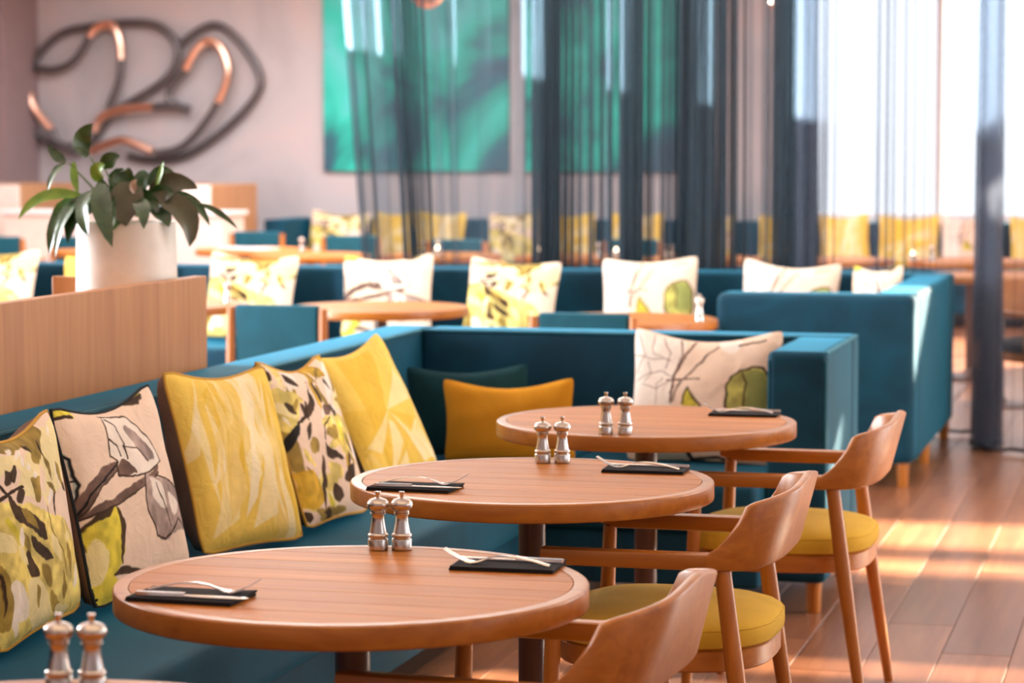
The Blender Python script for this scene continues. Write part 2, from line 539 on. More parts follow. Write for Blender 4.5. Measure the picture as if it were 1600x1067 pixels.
PRINT_IRIS = [
    ('b', '0.023,1 0.188,0.996 0.112,0.946 0,0.938', 'lime'),
    ('l', '0,0.938 0.05,0.942 0.127,0.958', 0.02, 'umber'),
    ('b', '0.669,1 0.85,1 0.765,0.95', 'umber'),
    ('b', '0.754,1 0.85,1 0.8,0.992', 'lime'),
    ('b', '0,0.754 0.015,0.731 0.012,0.65 0.023,0.6 0.004,0.5 0,0.438 0,0.431', 'mist'),
    ('l', '0,0.754 0.015,0.735 0.012,0.65 0.023,0.6 0.004,0.5 0,0.438 0,0.408', 0.012, 'black'),
    ('l', '0,0.627 0.012,0.627', 0.01, 'black'),
    ('b', '0,0.438 0.019,0.542 0.165,0.65 0.358,0.7 0.331,0.646 0.154,0.562 0.065,0.481', 'bark'),
    ('b', '0,0.442 0.246,0.462 0.538,0.508 0.723,0.569 0.7,0.6 0.454,0.542 0.158,0.492', 'bark'),
    ('l', '0,0.442 0.062,0.531 0.227,0.619 0.354,0.692', 0.01, 'black'),
    ('l', '0.015,0.45 0.154,0.562 0.331,0.646', 0.008, 'umber'),
    ('l', '0,0.438 0.242,0.458 0.538,0.504 0.719,0.558', 0.01, 'umber'),
    ('b', '0.373,0.973 0.565,0.935 0.642,0.862 0.731,0.715 0.777,0.612 0.658,0.6 0.535,0.577 0.438,0.585 0.315,0.612 0.346,0.704 0.3,0.727 0.327,0.846 0.35,0.942', 'white'),
    ('b', '0.519,0.885 0.608,0.823 0.7,0.665 0.608,0.646 0.531,0.762', 'grey'),
    ('b', '0.315,0.612 0.377,0.708 0.442,0.658 0.477,0.596', 'bark'),
    ('l', '0.365,0.973 0.569,0.938 0.642,0.862 0.731,0.715 0.785,0.612 0.658,0.596 0.535,0.577 0.438,0.581 0.315,0.612 0.338,0.704 0.3,0.727 0.327,0.846 0.354,0.954', 0.01, 'umber'),
    ('l', '0.377,0.954 0.435,0.896 0.454,0.792 0.431,0.7', 0.008, 'umber'),
    ('l', '0.431,0.7 0.442,0.777 0.55,0.738 0.608,0.646', 0.008, 'umber'),
    ('l', '0.331,0.827 0.388,0.785 0.385,0.727', 0.01, 'umber'),
    ('b', '0.554,0.581 0.669,0.538 0.992,0.435 0.962,0.335 0.969,0.231 0.75,0.227 0.704,0.2 0.581,0.238 0.527,0.392 0.531,0.492', 'grey'),
    ('b', '0.596,0.554 0.719,0.477 0.704,0.365 0.615,0.427', 'white'),
    ('b', '0.785,0.435 0.915,0.373 0.804,0.304', 'white'),
    ('l', '0.554,0.581 0.531,0.492 0.527,0.392 0.581,0.238 0.665,0.208 0.742,0.227', 0.012, 'umber'),
    ('l', '0.754,0.235 0.869,0.281 0.969,0.223 0.962,0.335 0.992,0.435 0.673,0.55', 0.01, 'umber'),
    ('l', '0.65,0.508 0.704,0.365 0.742,0.262', 0.008, 'umber'),
    ('b', '0,0.346 0.05,0.419 0.215,0.45 0.258,0.381 0.254,0.254 0.215,0.173 0.158,0.127 0.173,0.077 0.185,0.004 0.062,0 0,0 0,0.104 0,0.25', 'lime'),
    ('b', '0,0.269 0.05,0.335 0.115,0.258 0.077,0.15 0,0.119', 'straw'),
    ('b', '0,0.35 0.054,0.431 0.242,0.465 0.142,0.419 0.031,0.392 0,0.277', 'umber'),
    ('b', '0.227,0.45 0.277,0.342 0.242,0.227 0.208,0.158 0.227,0.262 0.231,0.369', 'umber'),
    ('b', '0.146,0.127 0.2,0.146 0.312,0.135 0.419,0.088 0.285,0.1', 'umber'),
    ('l', '0,0.031 0.004,0.1', 0.014, 'black'),
    ('l', '0,0.031 0.019,0.042', 0.014, 'black'),
    ('l', '0,0.031 0.015,0', 0.014, 'black'),
    ('l', '0,0.031 0.004,0', 0.014, 'black'),
    ('l', '0,0.031 0,0.142', 0.014, 'black'),
    ('l', '0,0.031 0,0', 0.014, 'black'),
    ('l', '0,0.031 0,0.162', 0.014, 'black'),
    ('b', '0,0.219 0,0.127 0,0 0,0', 'umber'),
]
PRINT_ROSE = [
    ('b', '0.008,0.912 0.354,0.996 0.777,0.996 0.65,0.846 0.573,0.831 0.519,0.935 0.238,0.919', 'olive'),
    ('b', '0.004,0.865 0.227,0.904 0.423,0.915 0.469,0.742 0.45,0.638 0.392,0.665 0.354,0.831 0.165,0.804', 'straw'),
    ('b', '0.458,0.781 0.554,0.762 0.496,0.646 0.442,0.623 0.419,0.662', 'olive'),
    ('b', '0.608,0.823 0.619,0.746 0.531,0.638 0.535,0.731', 'cream'),
    ('b', '0.292,0.938 0.35,0.965 0.342,0.938 0.3,0.919', 'white'),
    ('b', '0.342,0.912 0.392,0.935 0.392,0.908 0.35,0.888', 'white'),
    ('b', '0.4,0.881 0.442,0.9 0.446,0.873 0.408,0.858', 'white'),
    ('b', '0.396,0.915 0.45,0.938 0.446,0.912 0.404,0.896', 'white'),
    ('b', '0.458,0.846 0.5,0.862 0.508,0.835 0.469,0.823', 'white'),
    ('b', '0.477,0.796 0.519,0.812 0.531,0.785 0.488,0.773', 'white'),
    ('b', '0.242,0.804 0.292,0.854 0.323,0.846 0.288,0.788 0.254,0.777', 'umber'),
    ('b', '0.188,0.773 0.235,0.823 0.265,0.815 0.235,0.758 0.204,0.75', 'umber'),
    ('b', '0.258,0.685 0.3,0.735 0.331,0.723 0.308,0.669 0.273,0.658', 'umber'),
    ('l', '0.031,0.662 0.142,0.696 0.335,0.746', 0.018, 'umber'),
    ('l', '0.142,0.758 0.215,0.688', 0.018, 'umber'),
    ('b', '0.196,0.708 0.258,0.65 0.442,0.531 0.504,0.438 0.45,0.45 0.304,0.527 0.212,0.608', 'umber'),
    ('b', '0.281,0.631 0.381,0.562 0.427,0.485 0.312,0.55', 'olive'),
    ('b', '0.238,0.515 0.304,0.477 0.312,0.4 0.308,0.362 0.242,0.431', 'olive'),
    ('b', '0.35,0.469 0.469,0.4 0.538,0.327 0.454,0.335 0.35,0.415', 'umber'),
    ('b', '0.127,0.588 0.219,0.542 0.223,0.45 0.154,0.508', 'lime'),
    ('b', '0,0.496 0.015,0.581 0.2,0.485 0.404,0.262 0.5,0.046 0.4,0.004 0.092,0.004 0,0 0,0.212', 'yellow'),
    ('b', '0,0.542 0.15,0.492 0.169,0.431 0.088,0.435 0.004,0.473', 'straw'),
    ('b', '0.081,0.285 0.177,0.273 0.242,0.154 0.204,0.092 0.1,0.138', 'white'),
    ('b', '0.012,0.385 0.088,0.338 0.092,0.154 0.042,0.085 0,0.146', 'olive'),
    ('b', '0.035,0.35 0.062,0.288 0.038,0.169', 'umber'),
    ('b', '0.281,0.408 0.369,0.3 0.35,0.265 0.25,0.342', 'umber'),
    ('b', '0.269,0.292 0.431,0.196 0.542,0.023 0.408,0.004 0.235,0.1', 'straw'),
    ('b', '0.412,0.319 0.481,0.292 0.5,0.181 0.431,0.227', 'olive'),
    ('b', '0.508,0.165 0.619,0.096 0.65,0.015 0.531,0.069', 'olive'),
    ('b', '0.642,0.246 0.7,0.142 0.658,0.104', 'olive'),
    ('b', '0.042,0.1 0.262,0.008 0.488,0.004 0.269,0.004 0.081,0', 'yellow'),
    ('b', '0.196,0.004 0.331,0.004 0.196,0.004', 'straw'),
    ('l', '0.562,0.615 0.562,0.477 0.665,0.335 0.704,0.204', 0.012, 'olive'),
    ('b', '0.342,0.004 0.035,0 0.027,0 0.119,0.004', 'olive'),
]
PRINT_LEAFY = [
    ('b', '0,1 0.073,0.965 0.027,0.873 0,0.842 0,0.915', 'olive'),
    ('b', '0.012,0.9 0.035,0.915 0.046,0.9 0.019,0.881', 'straw'),
    ('b', '0.027,0.862 0.058,0.881 0.073,0.865 0.038,0.842', 'straw'),
    ('b', '0.112,0.892 0.162,0.919 0.169,0.9 0.119,0.873', 'straw'),
    ('b', '0.004,0.842 0.019,0.858 0.027,0.838 0.008,0.823', 'straw'),
    ('b', '0.1,0.854 0.142,0.877 0.158,0.862 0.112,0.835', 'straw'),
    ('b', '0.019,0.935 0.077,0.927 0.073,0.877 0.015,0.873', 'umber'),
    ('b', '0.223,0.931 0.292,0.904 0.312,0.854 0.227,0.862 0.196,0.892', 'umber'),
    ('b', '0,0.815 0.1,0.819 0.288,0.777 0.227,0.723 0.05,0.735 0,0.758', 'yellow'),
    ('b', '0.081,0.735 0.146,0.723 0.165,0.662 0.1,0.677', 'umber'),
    ('b', '0.473,0.908 0.427,0.819 0.442,0.762 0.308,0.642 0.238,0.646 0.354,0.765', 'umber'),
    ('b', '0.558,0.892 0.6,0.808 0.562,0.712 0.523,0.769', 'umber'),
    ('b', '0,0.692 0.042,0.658 0.154,0.612 0.05,0.542 0.004,0.569', 'yellow'),
    ('b', '0.004,0.462 0.035,0.535 0.15,0.588 0.131,0.531 0.027,0.45 0.004,0.442', 'black'),
    ('b', '0.55,0.696 0.658,0.7 0.638,0.646 0.519,0.631', 'bark'),
    ('b', '0.442,0.608 0.612,0.619 0.565,0.527 0.419,0.542', 'yellow'),
    ('b', '0.662,0.631 0.935,0.558 0.769,0.373 0.615,0.381 0.623,0.512', 'yellow'),
    ('b', '0.708,0.6 0.75,0.477 0.654,0.423', 'lime'),
    ('b', '0.385,0.45 0.442,0.412 0.581,0.358 0.577,0.331 0.404,0.35 0.377,0.4', 'umber'),
    ('b', '0.235,0.496 0.296,0.477 0.273,0.4 0.185,0.412', 'olive'),
    ('b', '0.104,0.446 0.169,0.381 0.204,0.319 0.119,0.365', 'yellow'),
    ('b', '0.308,0.373 0.338,0.335 0.281,0.185 0.25,0.235', 'umber'),
    ('b', '0.535,0.212 0.638,0.273 0.769,0.285 0.758,0.223 0.619,0.181', 'umber'),
    ('b', '0.088,0.338 0.142,0.285 0.123,0.277', 'umber'),
    ('b', '0.008,0.319 0.15,0.296 0.215,0.173 0.223,0.119 0.123,0.085 0.012,0.135 0,0.25', 'gold'),
    ('b', '0,0.215 0.004,0.15 0,0.046 0,0.1', 'gold'),
    ('b', '0.388,0.327 0.519,0.292 0.512,0.223 0.385,0.215', 'yellow'),
    ('b', '0.404,0.192 0.515,0.112 0.435,0.077 0.358,0.131', 'umber'),
    ('b', '0.285,0.162 0.381,0.073 0.292,0.077', 'lime'),
    ('b', '0.096,0.081 0.215,0.069 0.435,0.058 0.588,0.012 0.238,0', 'olive'),
    ('b', '0.192,0.05 0.296,0.054 0.362,0.008', 'umber'),
    ('l', '0.142,0.592 0.254,0.635 0.304,0.738', 0.02, 'umber'),
    ('l', '0.396,0.465 0.431,0.554 0.569,0.612', 0.012, 'umber'),
    ('b', '0.712,0.362 0.808,0.323 0.842,0.265 0.742,0.304', 'olive'),
    ('b', '0.673,0.712 0.742,0.662 0.723,0.612 0.662,0.631', 'umber'),
    ('b', '0.012,0.088 0.073,0.054 0.031,0.015 0,0.046', 'umber'),
]
PRINT_GOURD = [
    ('b', '0,0.931 0.2,0.969 0.365,0.985 0.331,0.812 0.292,0.673 0.285,0.412 0.292,0.165 0.038,0.173', 'white'),
    ('b', '0.588,0.996 0.719,0.973 0.738,0.904 0.681,0.865 0.604,0.919', 'white'),
    ('l', '0.054,0.938 0.085,0.792 0.012,0.65', 0.008, 'grey'),
    ('l', '0.154,0.965 0.146,0.815 0.265,0.777', 0.008, 'grey'),
    ('l', '0.227,0.962 0.265,0.838 0.238,0.704', 0.008, 'grey'),
    ('l', '0.008,0.781 0.138,0.769 0.277,0.792', 0.008, 'grey'),
    ('l', '0.015,0.577 0.108,0.654 0.219,0.677 0.304,0.627', 0.008, 'grey'),
    ('l', '0.062,0.558 0.169,0.527 0.285,0.615', 0.008, 'grey'),
    ('l', '0.177,0.412 0.177,0.562 0.223,0.619', 0.008, 'grey'),
    ('l', '0.285,0.412 0.308,0.558 0.362,0.608', 0.008, 'grey'),
    ('l', '0.108,0.742 0.131,0.658 0.081,0.577', 0.008, 'grey'),
    ('l', '0.431,0.981 0.369,0.842 0.3,0.662 0.285,0.423', 0.016, 'bark'),
    ('l', '0.338,0.981 0.346,0.838 0.3,0.662', 0.01, 'bark'),
    ('l', '0.581,0.938 0.485,0.804 0.373,0.631', 0.013, 'bark'),
    ('l', '0.254,0.608 0.362,0.619 0.488,0.631', 0.014, 'bark'),
    ('l', '0.342,0.608 0.304,0.435', 0.012, 'bark'),
    ('l', '0.727,0.927 0.885,0.931', 0.02, 'bark'),
    ('b', '0.992,0.915 1,0.931 1,0.881 1,0.854', 'bark'),
    ('b', '0.373,0.427 0.404,0.55 0.438,0.481 0.481,0.427 0.515,0.335 0.381,0.331', 'lime'),
    ('l', '0.369,0.423 0.404,0.55 0.442,0.473 0.488,0.427 0.535,0.335', 0.012, 'umber'),
    ('b', '0.673,0.396 0.673,0.569 0.704,0.665 0.754,0.7 0.827,0.708 0.9,0.7 0.954,0.619 0.969,0.419 0.938,0.304 0.723,0.285', 'sage'),
    ('b', '0.804,0.662 0.885,0.692 0.946,0.615 0.954,0.446 0.831,0.396', 'moss'),
    ('l', '0.669,0.396 0.669,0.569 0.7,0.669 0.754,0.704 0.812,0.708 0.835,0.727 0.904,0.712 0.962,0.619 0.973,0.419 0.946,0.3 0.719,0.281 0.669,0.396', 0.016, 'umber'),
    ('l', '0.777,0.685 0.808,0.585 0.788,0.496 0.804,0.404', 0.012, 'umber'),
    ('b', '0.235,0.065 0.419,0.046 0.419,0 0.231,0', 'mist'),
    ('l', '0.419,0.065 0.446,0 0.458,0', 0.03, 'black'),
    ('l', '0.458,0 0.535,0.012 0.623,0.027 0.688,0 0.727,0', 0.022, 'black'),
    ('l', '0.746,0.085 0.715,0', 0.02, 'black'),
    ('b', '0.473,0 0.585,0.008 0.688,0 0.677,0 0.477,0', 'mist'),
]
M_IRIS = paint('print_iris', PRINT_IRIS)

def scatter(seed, n, cols, size, long_=1.6, box=(0, 1, 0, 1)):
    rr = random.Random(seed)
    out = []
    for _ in range(n):
        x, y = rr.uniform(box[0], box[1]), rr.uniform(box[2], box[3])
        a, r = rr.gauss(math.pi / 2, 0.7), rr.uniform(0.6, 1.3) * size
        ca, sa = math.cos(a), math.sin(a)
        pts = [(r * long_, 0), (r * 0.3, r * 0.6), (-r * long_ * 0.8, r * 0.25), (-r * long_, -r * 0.1), (r * 0.2, -r * 0.55)]
        out.append(('b', ' '.join('%.3f,%.3f' % (x + p * ca - q * sa, y + p * sa + q * ca) for p, q in pts), rr.choice(cols)))
    return out
M_LEAFY = paint('print_leafy', scatter(2, 34, ['yellow', 'straw', 'gold', 'olive', 'white'], 0.085) + PRINT_LEAFY + scatter(3, 16, ['umber', 'olive', 'white', 'umber'], 0.035, 1.9))
M_GOURD = paint('print_gourd', PRINT_GOURD)
M_ROSE = paint('print_rose', [('b', '-0.1,-0.1 1.1,-0.1 1.0,0.22 0.8,0.46 0.55,0.55 0.25,0.66 -0.1,0.62', 'yellow'), ('b', '0.3,0.7 0.9,0.66 0.95,0.95 0.5,0.9', 'straw')] + PRINT_ROSE + scatter(5, 14, ['straw', 'yellow', 'olive', 'white'], 0.06, 1.3, (0.1, 0.9, 0.0, 0.5)) + scatter(8, 5, ['umber', 'olive'], 0.03, 2.2, (0.4, 1, 0.3, 0.95)) + scatter(6, 8, ['straw', 'olive', 'white'], 0.04, 1.6, (0.2, 1, 0.6, 1)))
M_SHARD_LONG = shards('print_shards_long', [(0.35, 0.99), (0.75, 0.95), (0.25, 0.2), (0.7, 0.05), (0.5, 0.45)], 4, 34, True)
M_SHARD_STAR = shards('print_shards_star', [(0.45, 0.52), (0.8, 0.95), (0.2, 0.1), (0.75, 0.3)], 9, 24)

# ---------------------------------------------------------------- the room
def slab(name, x0, x1, y0, y1, z0, z1, mat, bevel=0.0, parent=None):
    return struct(MB().box(x0, x1, y0, y1, z0, z1).build(name, mat, parent, smooth=False, bevel=bevel)) if parent is None else \
        MB().box(x0, x1, y0, y1, z0, z1).build(name, mat, parent, smooth=False, bevel=bevel)

floor = slab('floor', -13, 2.5, -2.5, 21.7, -0.12, -0.012, M_PLANK)
# floorboards laid along the banquettes, one object each where the photograph lets them be told apart
pw, plen = 0.20, 1.45
variants = []
for k in range(3):
    variants.append(MB().box(-pw / 2 + 0.0012, pw / 2 - 0.0012, -plen / 2 + 0.0012, plen / 2 - 0.0012, -0.011, 0.0).build('plank', M_PLANK, floor, smooth=False, bevel=0.0015, seg=1))
first = {0, 1, 2}
npl = 0
for i in range(17):
    x = -2.55 + i * pw
    off = R.uniform(0, plen)
    for j in range(10):
        y = 3.6 + off + j * plen - plen / 2
        if not (3.7 < y < 15.5) or (x < -2.2 and y < 8.8) or npl >= 200:
            continue
        if npl < 3:
            o = variants[npl]
        else:
            o = variants[R.randrange(3)].copy()
            C.objects.link(o)
        o.location = (x, y, 0)
        npl += 1

slab('wall_left', -13.2, -13.0, 13.0, 21.9, -0.1, 3.4, M_PLASTER)
slab('wall_left_sill', -13.2, -13.0, -2.5, 13.0, -0.1, 0.7, M_PLASTER)
slab('wall_back', -13, 2.5, -2.7, -2.5, -0.1, 3.4, M_PLASTER)
slab('wall_far', -13, -3.09, 21.7, 21.9, -0.1, 3.4, M_PLASTER)
slab('wall_far_sill', -3.09, 2.5, 21.7, 21.9, -0.1, 0.82, M_PLASTER)
slab('wall_far_head', -3.09, 2.5, 21.7, 21.9, 3.12, 3.4, M_PLASTER)
slab('wall_right', 2.5, 2.7, 17.4, 21.9, -0.1, 3.4, M_PLASTER)
slab('wall_right_near', 2.5, 2.7, -2.5, 3.0, -0.1, 3.4, M_PLASTER)
slab('wall_right_light_stop', 2.5, 2.7, 3.0, 12.0, -0.1, 0.85, M_PLASTER)  # unseen parapet, added to keep low daylight off the seats
slab('ceiling', -13, 2.5, -2.5, 21.9, 3.4, 3.5, M_CEIL)
slab('trim_pier', -11.6, -10.17, 21.0, 21.7, 0, 3.4, plain('mauve_pier_paint', (0.30, 0.22, 0.23), 0.7))
slab('baseboard_far', -10.17, -3.09, 21.66, 21.7, 0, 0.12, M_CREAM)
# unseen terrace bouncing sun, and a roof added with slots to shape sun patches
slab('ground', 2.5, 30, -12, 21, -0.14, -0.02, plain('pale_terrace_stone', (0.20, 0.185, 0.17), 0.8))
sun_mask_roof = slab('sun_mask_roof', 2.45, 8.2, -2.5, 13.7, 3.42, 3.54, M_CEIL)
for a, b in ((14.05, 14.12), (14.45, 15.5), (15.74, 15.82), (16.32, 16.41), (17.25, 22.0)):
    slab('slab', 2.45, 8.2, a, b, 3.42, 3.54, M_CEIL, parent=sun_mask_roof)
MB().box(2.45, 3.50, 13.7, 14.45, 3.42, 3.54).build('slab', M_CEIL, sun_mask_roof, smooth=False)  # closes part of the slot to keep sun off the banquette
for y in (4.2, 8.6):
    slab('trim_post', 2.52, 2.62, y - 0.04, y + 0.04, 0, 3.4, M_RAIL)

win = struct(MB().box(-3.09, 2.5, 21.68, 21.76, 0.82, 0.88).box(-3.09, 2.5, 21.68, 21.76, 3.06, 3.12)
             .box(-3.09, -3.03, 21.68, 21.76, 0.88, 3.06).box(2.44, 2.5, 21.68, 21.76, 0.88, 3.06).build('window_1', M_FRAME, smooth=False, bevel=0.006))
xs = [-3.03, -1.98, -0.92, 0.2, 1.32, 2.44]
for i in range(5):
    if i:
        MB().box(xs[i] - 0.03, xs[i] + 0.03, 21.69, 21.75, 0.88, 3.06).build('mullion', M_FRAME, win, smooth=False)
    MB().box(xs[i] + 0.03 * (i > 0), xs[i + 1] - 0.03 * (i < 4), 21.715, 21.725, 0.88, 3.06).build('pane', M_GLASS, win, smooth=False)
MB().box(-3.12, 2.5, 21.55, 21.68, 0.79, 0.82).build('sill', M_WHITE, win, smooth=False, bevel=0.005)

# ---------------------------------------------------------------- upholstered furniture
def rbox(name, b, mat, parent, bev=0.022, seg=3):
    return MB().box(*b).build(name, mat, parent, bevel=bev, seg=seg)

def wood_leg(parent, x, y, h=0.10, r=0.027):
    return MB().lathe([(r * 0.8, 0), (r * 0.85, 0.004), (r, h), (r, h + 0.01)], 16).build('leg', M_CHAIR_LEG, parent, loc=(x, y, 0))

SH = 0.83
sofa = thing('corner_banquette', 'nearest teal velvet corner banquette, lined with yellow cushions along the row of round tables', 'sofa', (0, 0, 0))
rbox('left_back', (-2.735, -2.56, 1.2, 8.71, 0.10, SH), M_VELVET, sofa)
rbox('rear_back', (-2.562, -1.055, 8.53, 8.71, 0.10, SH), M_VELVET, sofa)
arm = rbox('side_arm', (-1.245, -1.055, 7.90, 8.532, 0.10, SH), M_VELVET, sofa, 0.028, 4)
rbox('base', (-2.56, -1.97, 1.2, 8.53, 0.10, 0.27), M_VELVET, sofa, 0.012)
rbox('rear_base', (-1.972, -1.245, 7.76, 8.53, 0.10, 0.27), M_VELVET, sofa, 0.012)
for a, b in ((1.22, 3.42), (3.425, 5.72), (5.725, 7.72)):
    rbox('seat_cushion', (-2.56, -1.94, a, b, 0.272, 0.432), M_VELVET, sofa, 0.035, 4)
rbox('corner_seat_cushion', (-2.56, -1.95, 7.725, 8.53, 0.272, 0.432), M_VELVET, sofa, 0.035, 4)
rbox('rear_seat_cushion', (-1.945, -1.247, 7.73, 8.53, 0.272, 0.432), M_VELVET, sofa, 0.035, 4)
# welts along the top edges
pip = MB()
pip.tube([(-2.562, 1.2, SH - 0.006), (-2.562, 8.53, SH - 0.006)], 0.006, 6)
pip.tube([(-2.56, 8.532, SH - 0.006), (-1.245, 8.532, SH - 0.006)], 0.006, 6)
pip.tube([(-1.062, 7.92, SH - 0.008), (-1.062, 8.70, SH - 0.008)], 0.006, 6)
pip.tube([(-1.062, 7.908, SH - 0.03), (-1.062, 7.908, 0.12)], 0.006, 6)
pip.tube([(-1.238, 7.908, SH - 0.03), (-1.238, 7.908, 0.12)], 0.006, 6)
pip.build('piping', M_VELVET2, sofa)
for x, y in ((-1.10, 7.96), (-1.10, 8.64), (-2.05, 2.0), (-2.05, 4.8), (-1.95, 8.64), (-2.66, 8.64), (-2.66, 4.8), (-2.66, 2.0)):
    wood_leg(sofa, x, y)

sofa2 = thing('long_banquette', 'long teal velvet banquette in the second row, its boxed right end beside the voile column', 'sofa', (0, 0, 0))
rbox('rear_back', (-9.2, -1.09, 12.71, 12.90, 0.10, SH), M_VELVET, sofa2)
rbox('side_arm', (-1.28, -1.09, 11.135, 12.71, 0.10, SH), M_VELVET, sofa2, 0.03, 4)
rbox('front_arm', (-1.95, -1.09, 10.95, 11.14, 0.10, SH), M_VELVET, sofa2, 0.05, 5)
rbox('base', (-9.2, -1.28, 12.14, 12.71, 0.10, 0.27), M_VELVET, sofa2, 0.012)
rbox('side_base', (-1.95, -1.28, 11.14, 12.14, 0.10, 0.27), M_VELVET, sofa2, 0.012)
for a, b in ((-9.18, -7.4), (-7.395, -5.6), (-5.595, -3.8), (-3.795, -1.96)):
    rbox('seat_cushion', (a, b, 12.10, 12.71, 0.272, 0.44), M_VELVET, sofa2, 0.035, 4)
rbox('side_seat_cushion', (-1.955, -1.28, 11.14, 12.70, 0.272, 0.44), M_VELVET, sofa2, 0.035, 4)
for x, y in ((-1.13, 11.85), (-1.14, 11.0), (-1.9, 11.05), (-1.13, 12.85), (-3.5, 12.2), (-5.5, 12.2), (-3.5, 12.85), (-5.5, 12.85), (-8, 12.2), (-8, 12.85)):
    wood_leg(sofa2, x, y)

# ---------------------------------------------------------------- cushions
def cushion(label, w, h, t, front, back, pipe, c, yaw, tilt, roll=0.0, group=None, seed=0, n=16, name='scatter_cushion'):
    rt = thing(name, label, 'cushion', c, 0, group)
    rt.matrix_world = Matrix.Translation((c[0], c[1], c[2] + 0.006)) @ Matrix.Rotation(yaw + math.pi / 2, 4, 'Z') @ Matrix.Rotation(-tilt, 4, 'X') @ Matrix.Rotation(-roll, 4, 'Y')
    rr = random.Random(seed)
    ph = [rr.uniform(0, 6.28) for _ in range(6)]
    sag = rr.uniform(0.022, 0.040)
    def pos(u, v, side):
        kx, kz = 0.075, 0.06
        x = w / 2 * u * (1 - kx * (1 - v * v))
        z = h / 2 * v * (1 - kz * (1 - u * u))
        cr = 1 - 0.055 * (u * u * v * v) ** 4
        x, z = x * cr, z * cr
        if v > 0:
            z -= sag * v * (1 - u * u) ** 1.3
        bul = (max(0, 1 - u * u) * max(0, 1 - v * v)) ** (0.42 if side < 0 else 0.34)
        wr = 1 + 0.05 * math.sin(5 * u + 3 * v + ph[0]) + 0.04 * math.sin(8 * v - 4 * u + ph[1]) + 0.03 * math.sin(13 * u * v + ph[2])
        y = (-0.29 if side < 0 else 0.62) * t * bul * wr
        return (x, y, z)
    for side, nm, mat in ((-1, 'front_cover', front), (1, 'back_cover', back)):
        vs, fs, uvs = [], [], []
        for j in range(n + 1):
            for i in range(n + 1):
                u = -math.cos(math.pi * i / n) * 0.4 + (2 * i / n - 1) * 0.6
                v = -math.cos(math.pi * j / n) * 0.4 + (2 * j / n - 1) * 0.6
                vs.append(pos(u, v, side)); uvs.append(((u + 1) / 2, (v + 1) / 2))
        for j in range(n):
            for i in range(n):
                q = (j * (n + 1) + i, j * (n + 1) + i + 1, (j + 1) * (n + 1) + i + 1, (j + 1) * (n + 1) + i)
                fs.append(q if side < 0 else q[::-1])
        me = bpy.data.meshes.new(nm)
        me.from_pydata(vs, [], fs)
        uvl = me.uv_layers.new(name='UVMap')
        flat = []
        for l in me.loops:
            flat += uvs[l.vertex_index]
        uvl.data.foreach_set('uv', flat)
        me.polygons.foreach_set('use_smooth', [True] * len(me.polygons))
        me.materials.append(mat)
        o = bpy.data.objects.new(nm, me)
        C.objects.link(o)
        o.parent = rt
    if pipe is not None:
        ring = []
        m = 10
        for a, b in (((-1, -1), (1, -1)), ((1, -1), (1, 1)), ((1, 1), (-1, 1)), ((-1, 1), (-1, -1))):
            for k in range(m):
                f = k / m
                ring.append(pos(a[0] + (b[0] - a[0]) * f, a[1] + (b[1] - a[1]) * f, -1))
        MB().tube(ring, 0.0042, 6, closed=True).build('piping', pipe, rt)
    return rt

G1 = 'cushions along the nearest banquette'
cushion('floral cushion with a big yellow rose and gold piping, leftmost and nearest on the banquette', 0.50, 0.46, 0.17, M_ROSE, M_TAUPE, M_PIPE_GOLD, (-2.345, 4.90, 0.668), 0.08, 0.15, 0.02, G1, 1)
cushion('cream cushion with a line-drawn iris, a lime bloom and black piping, second from the left', 0.52, 0.47, 0.18, M_IRIS, M_TAUPE, M_PIPE_DARK, (-2.335, 5.395, 0.675), -0.05, 0.22, 0.02, G1, 2)
cushion('yellow cushion with long pale shards, standing between the iris cushion and the leafy one', 0.49, 0.48, 0.18, M_SHARD_LONG, M_TAUPE, M_PIPE_GOLD, (-2.33, 6.10, 0.672), -0.19, 0.286, -0.05, G1, 3)
cushion('cream and yellow cushion printed with dark brown leaves, between two yellow shard cushions', 0.50, 0.48, 0.18, M_LEAFY, M_TAUPE, M_PIPE_GOLD, (-2.295, 6.61, 0.665), -0.016, 0.334, -0.04, G1, 4)
cushion('yellow cushion with star-like pale shards, nearest the dark inner corner of the banquette', 0.50, 0.48, 0.18, M_SHARD_STAR, M_TAUPE, None, (-2.305, 7.23, 0.66), -0.123, 0.413, 0.10, G1, 5)
cushion('plain mustard lumbar cushion leaning on the rear back of the nearest banquette', 0.46, 0.28, 0.13, M_MUSTARD, M_MUSTARD, None, (-2.075, 7.885, 0.585), -1.66, 0.05, 0.04, G1, 6)
cushion('plain dark teal lumbar cushion half hidden behind the mustard one', 0.44, 0.31, 0.13, M_DTEAL, M_DTEAL, None, (-2.27, 8.10, 0.59), -1.63, 0.04, 0.05, G1, 7)
cushion('cream cushion with a green gourd and white branches, against the short side arm', 0.52, 0.46, 0.17, M_GOURD, M_TAUPE, None, (-1.505, 8.25, 0.645), -1.64, 0.24, 0.0, G1, 8)

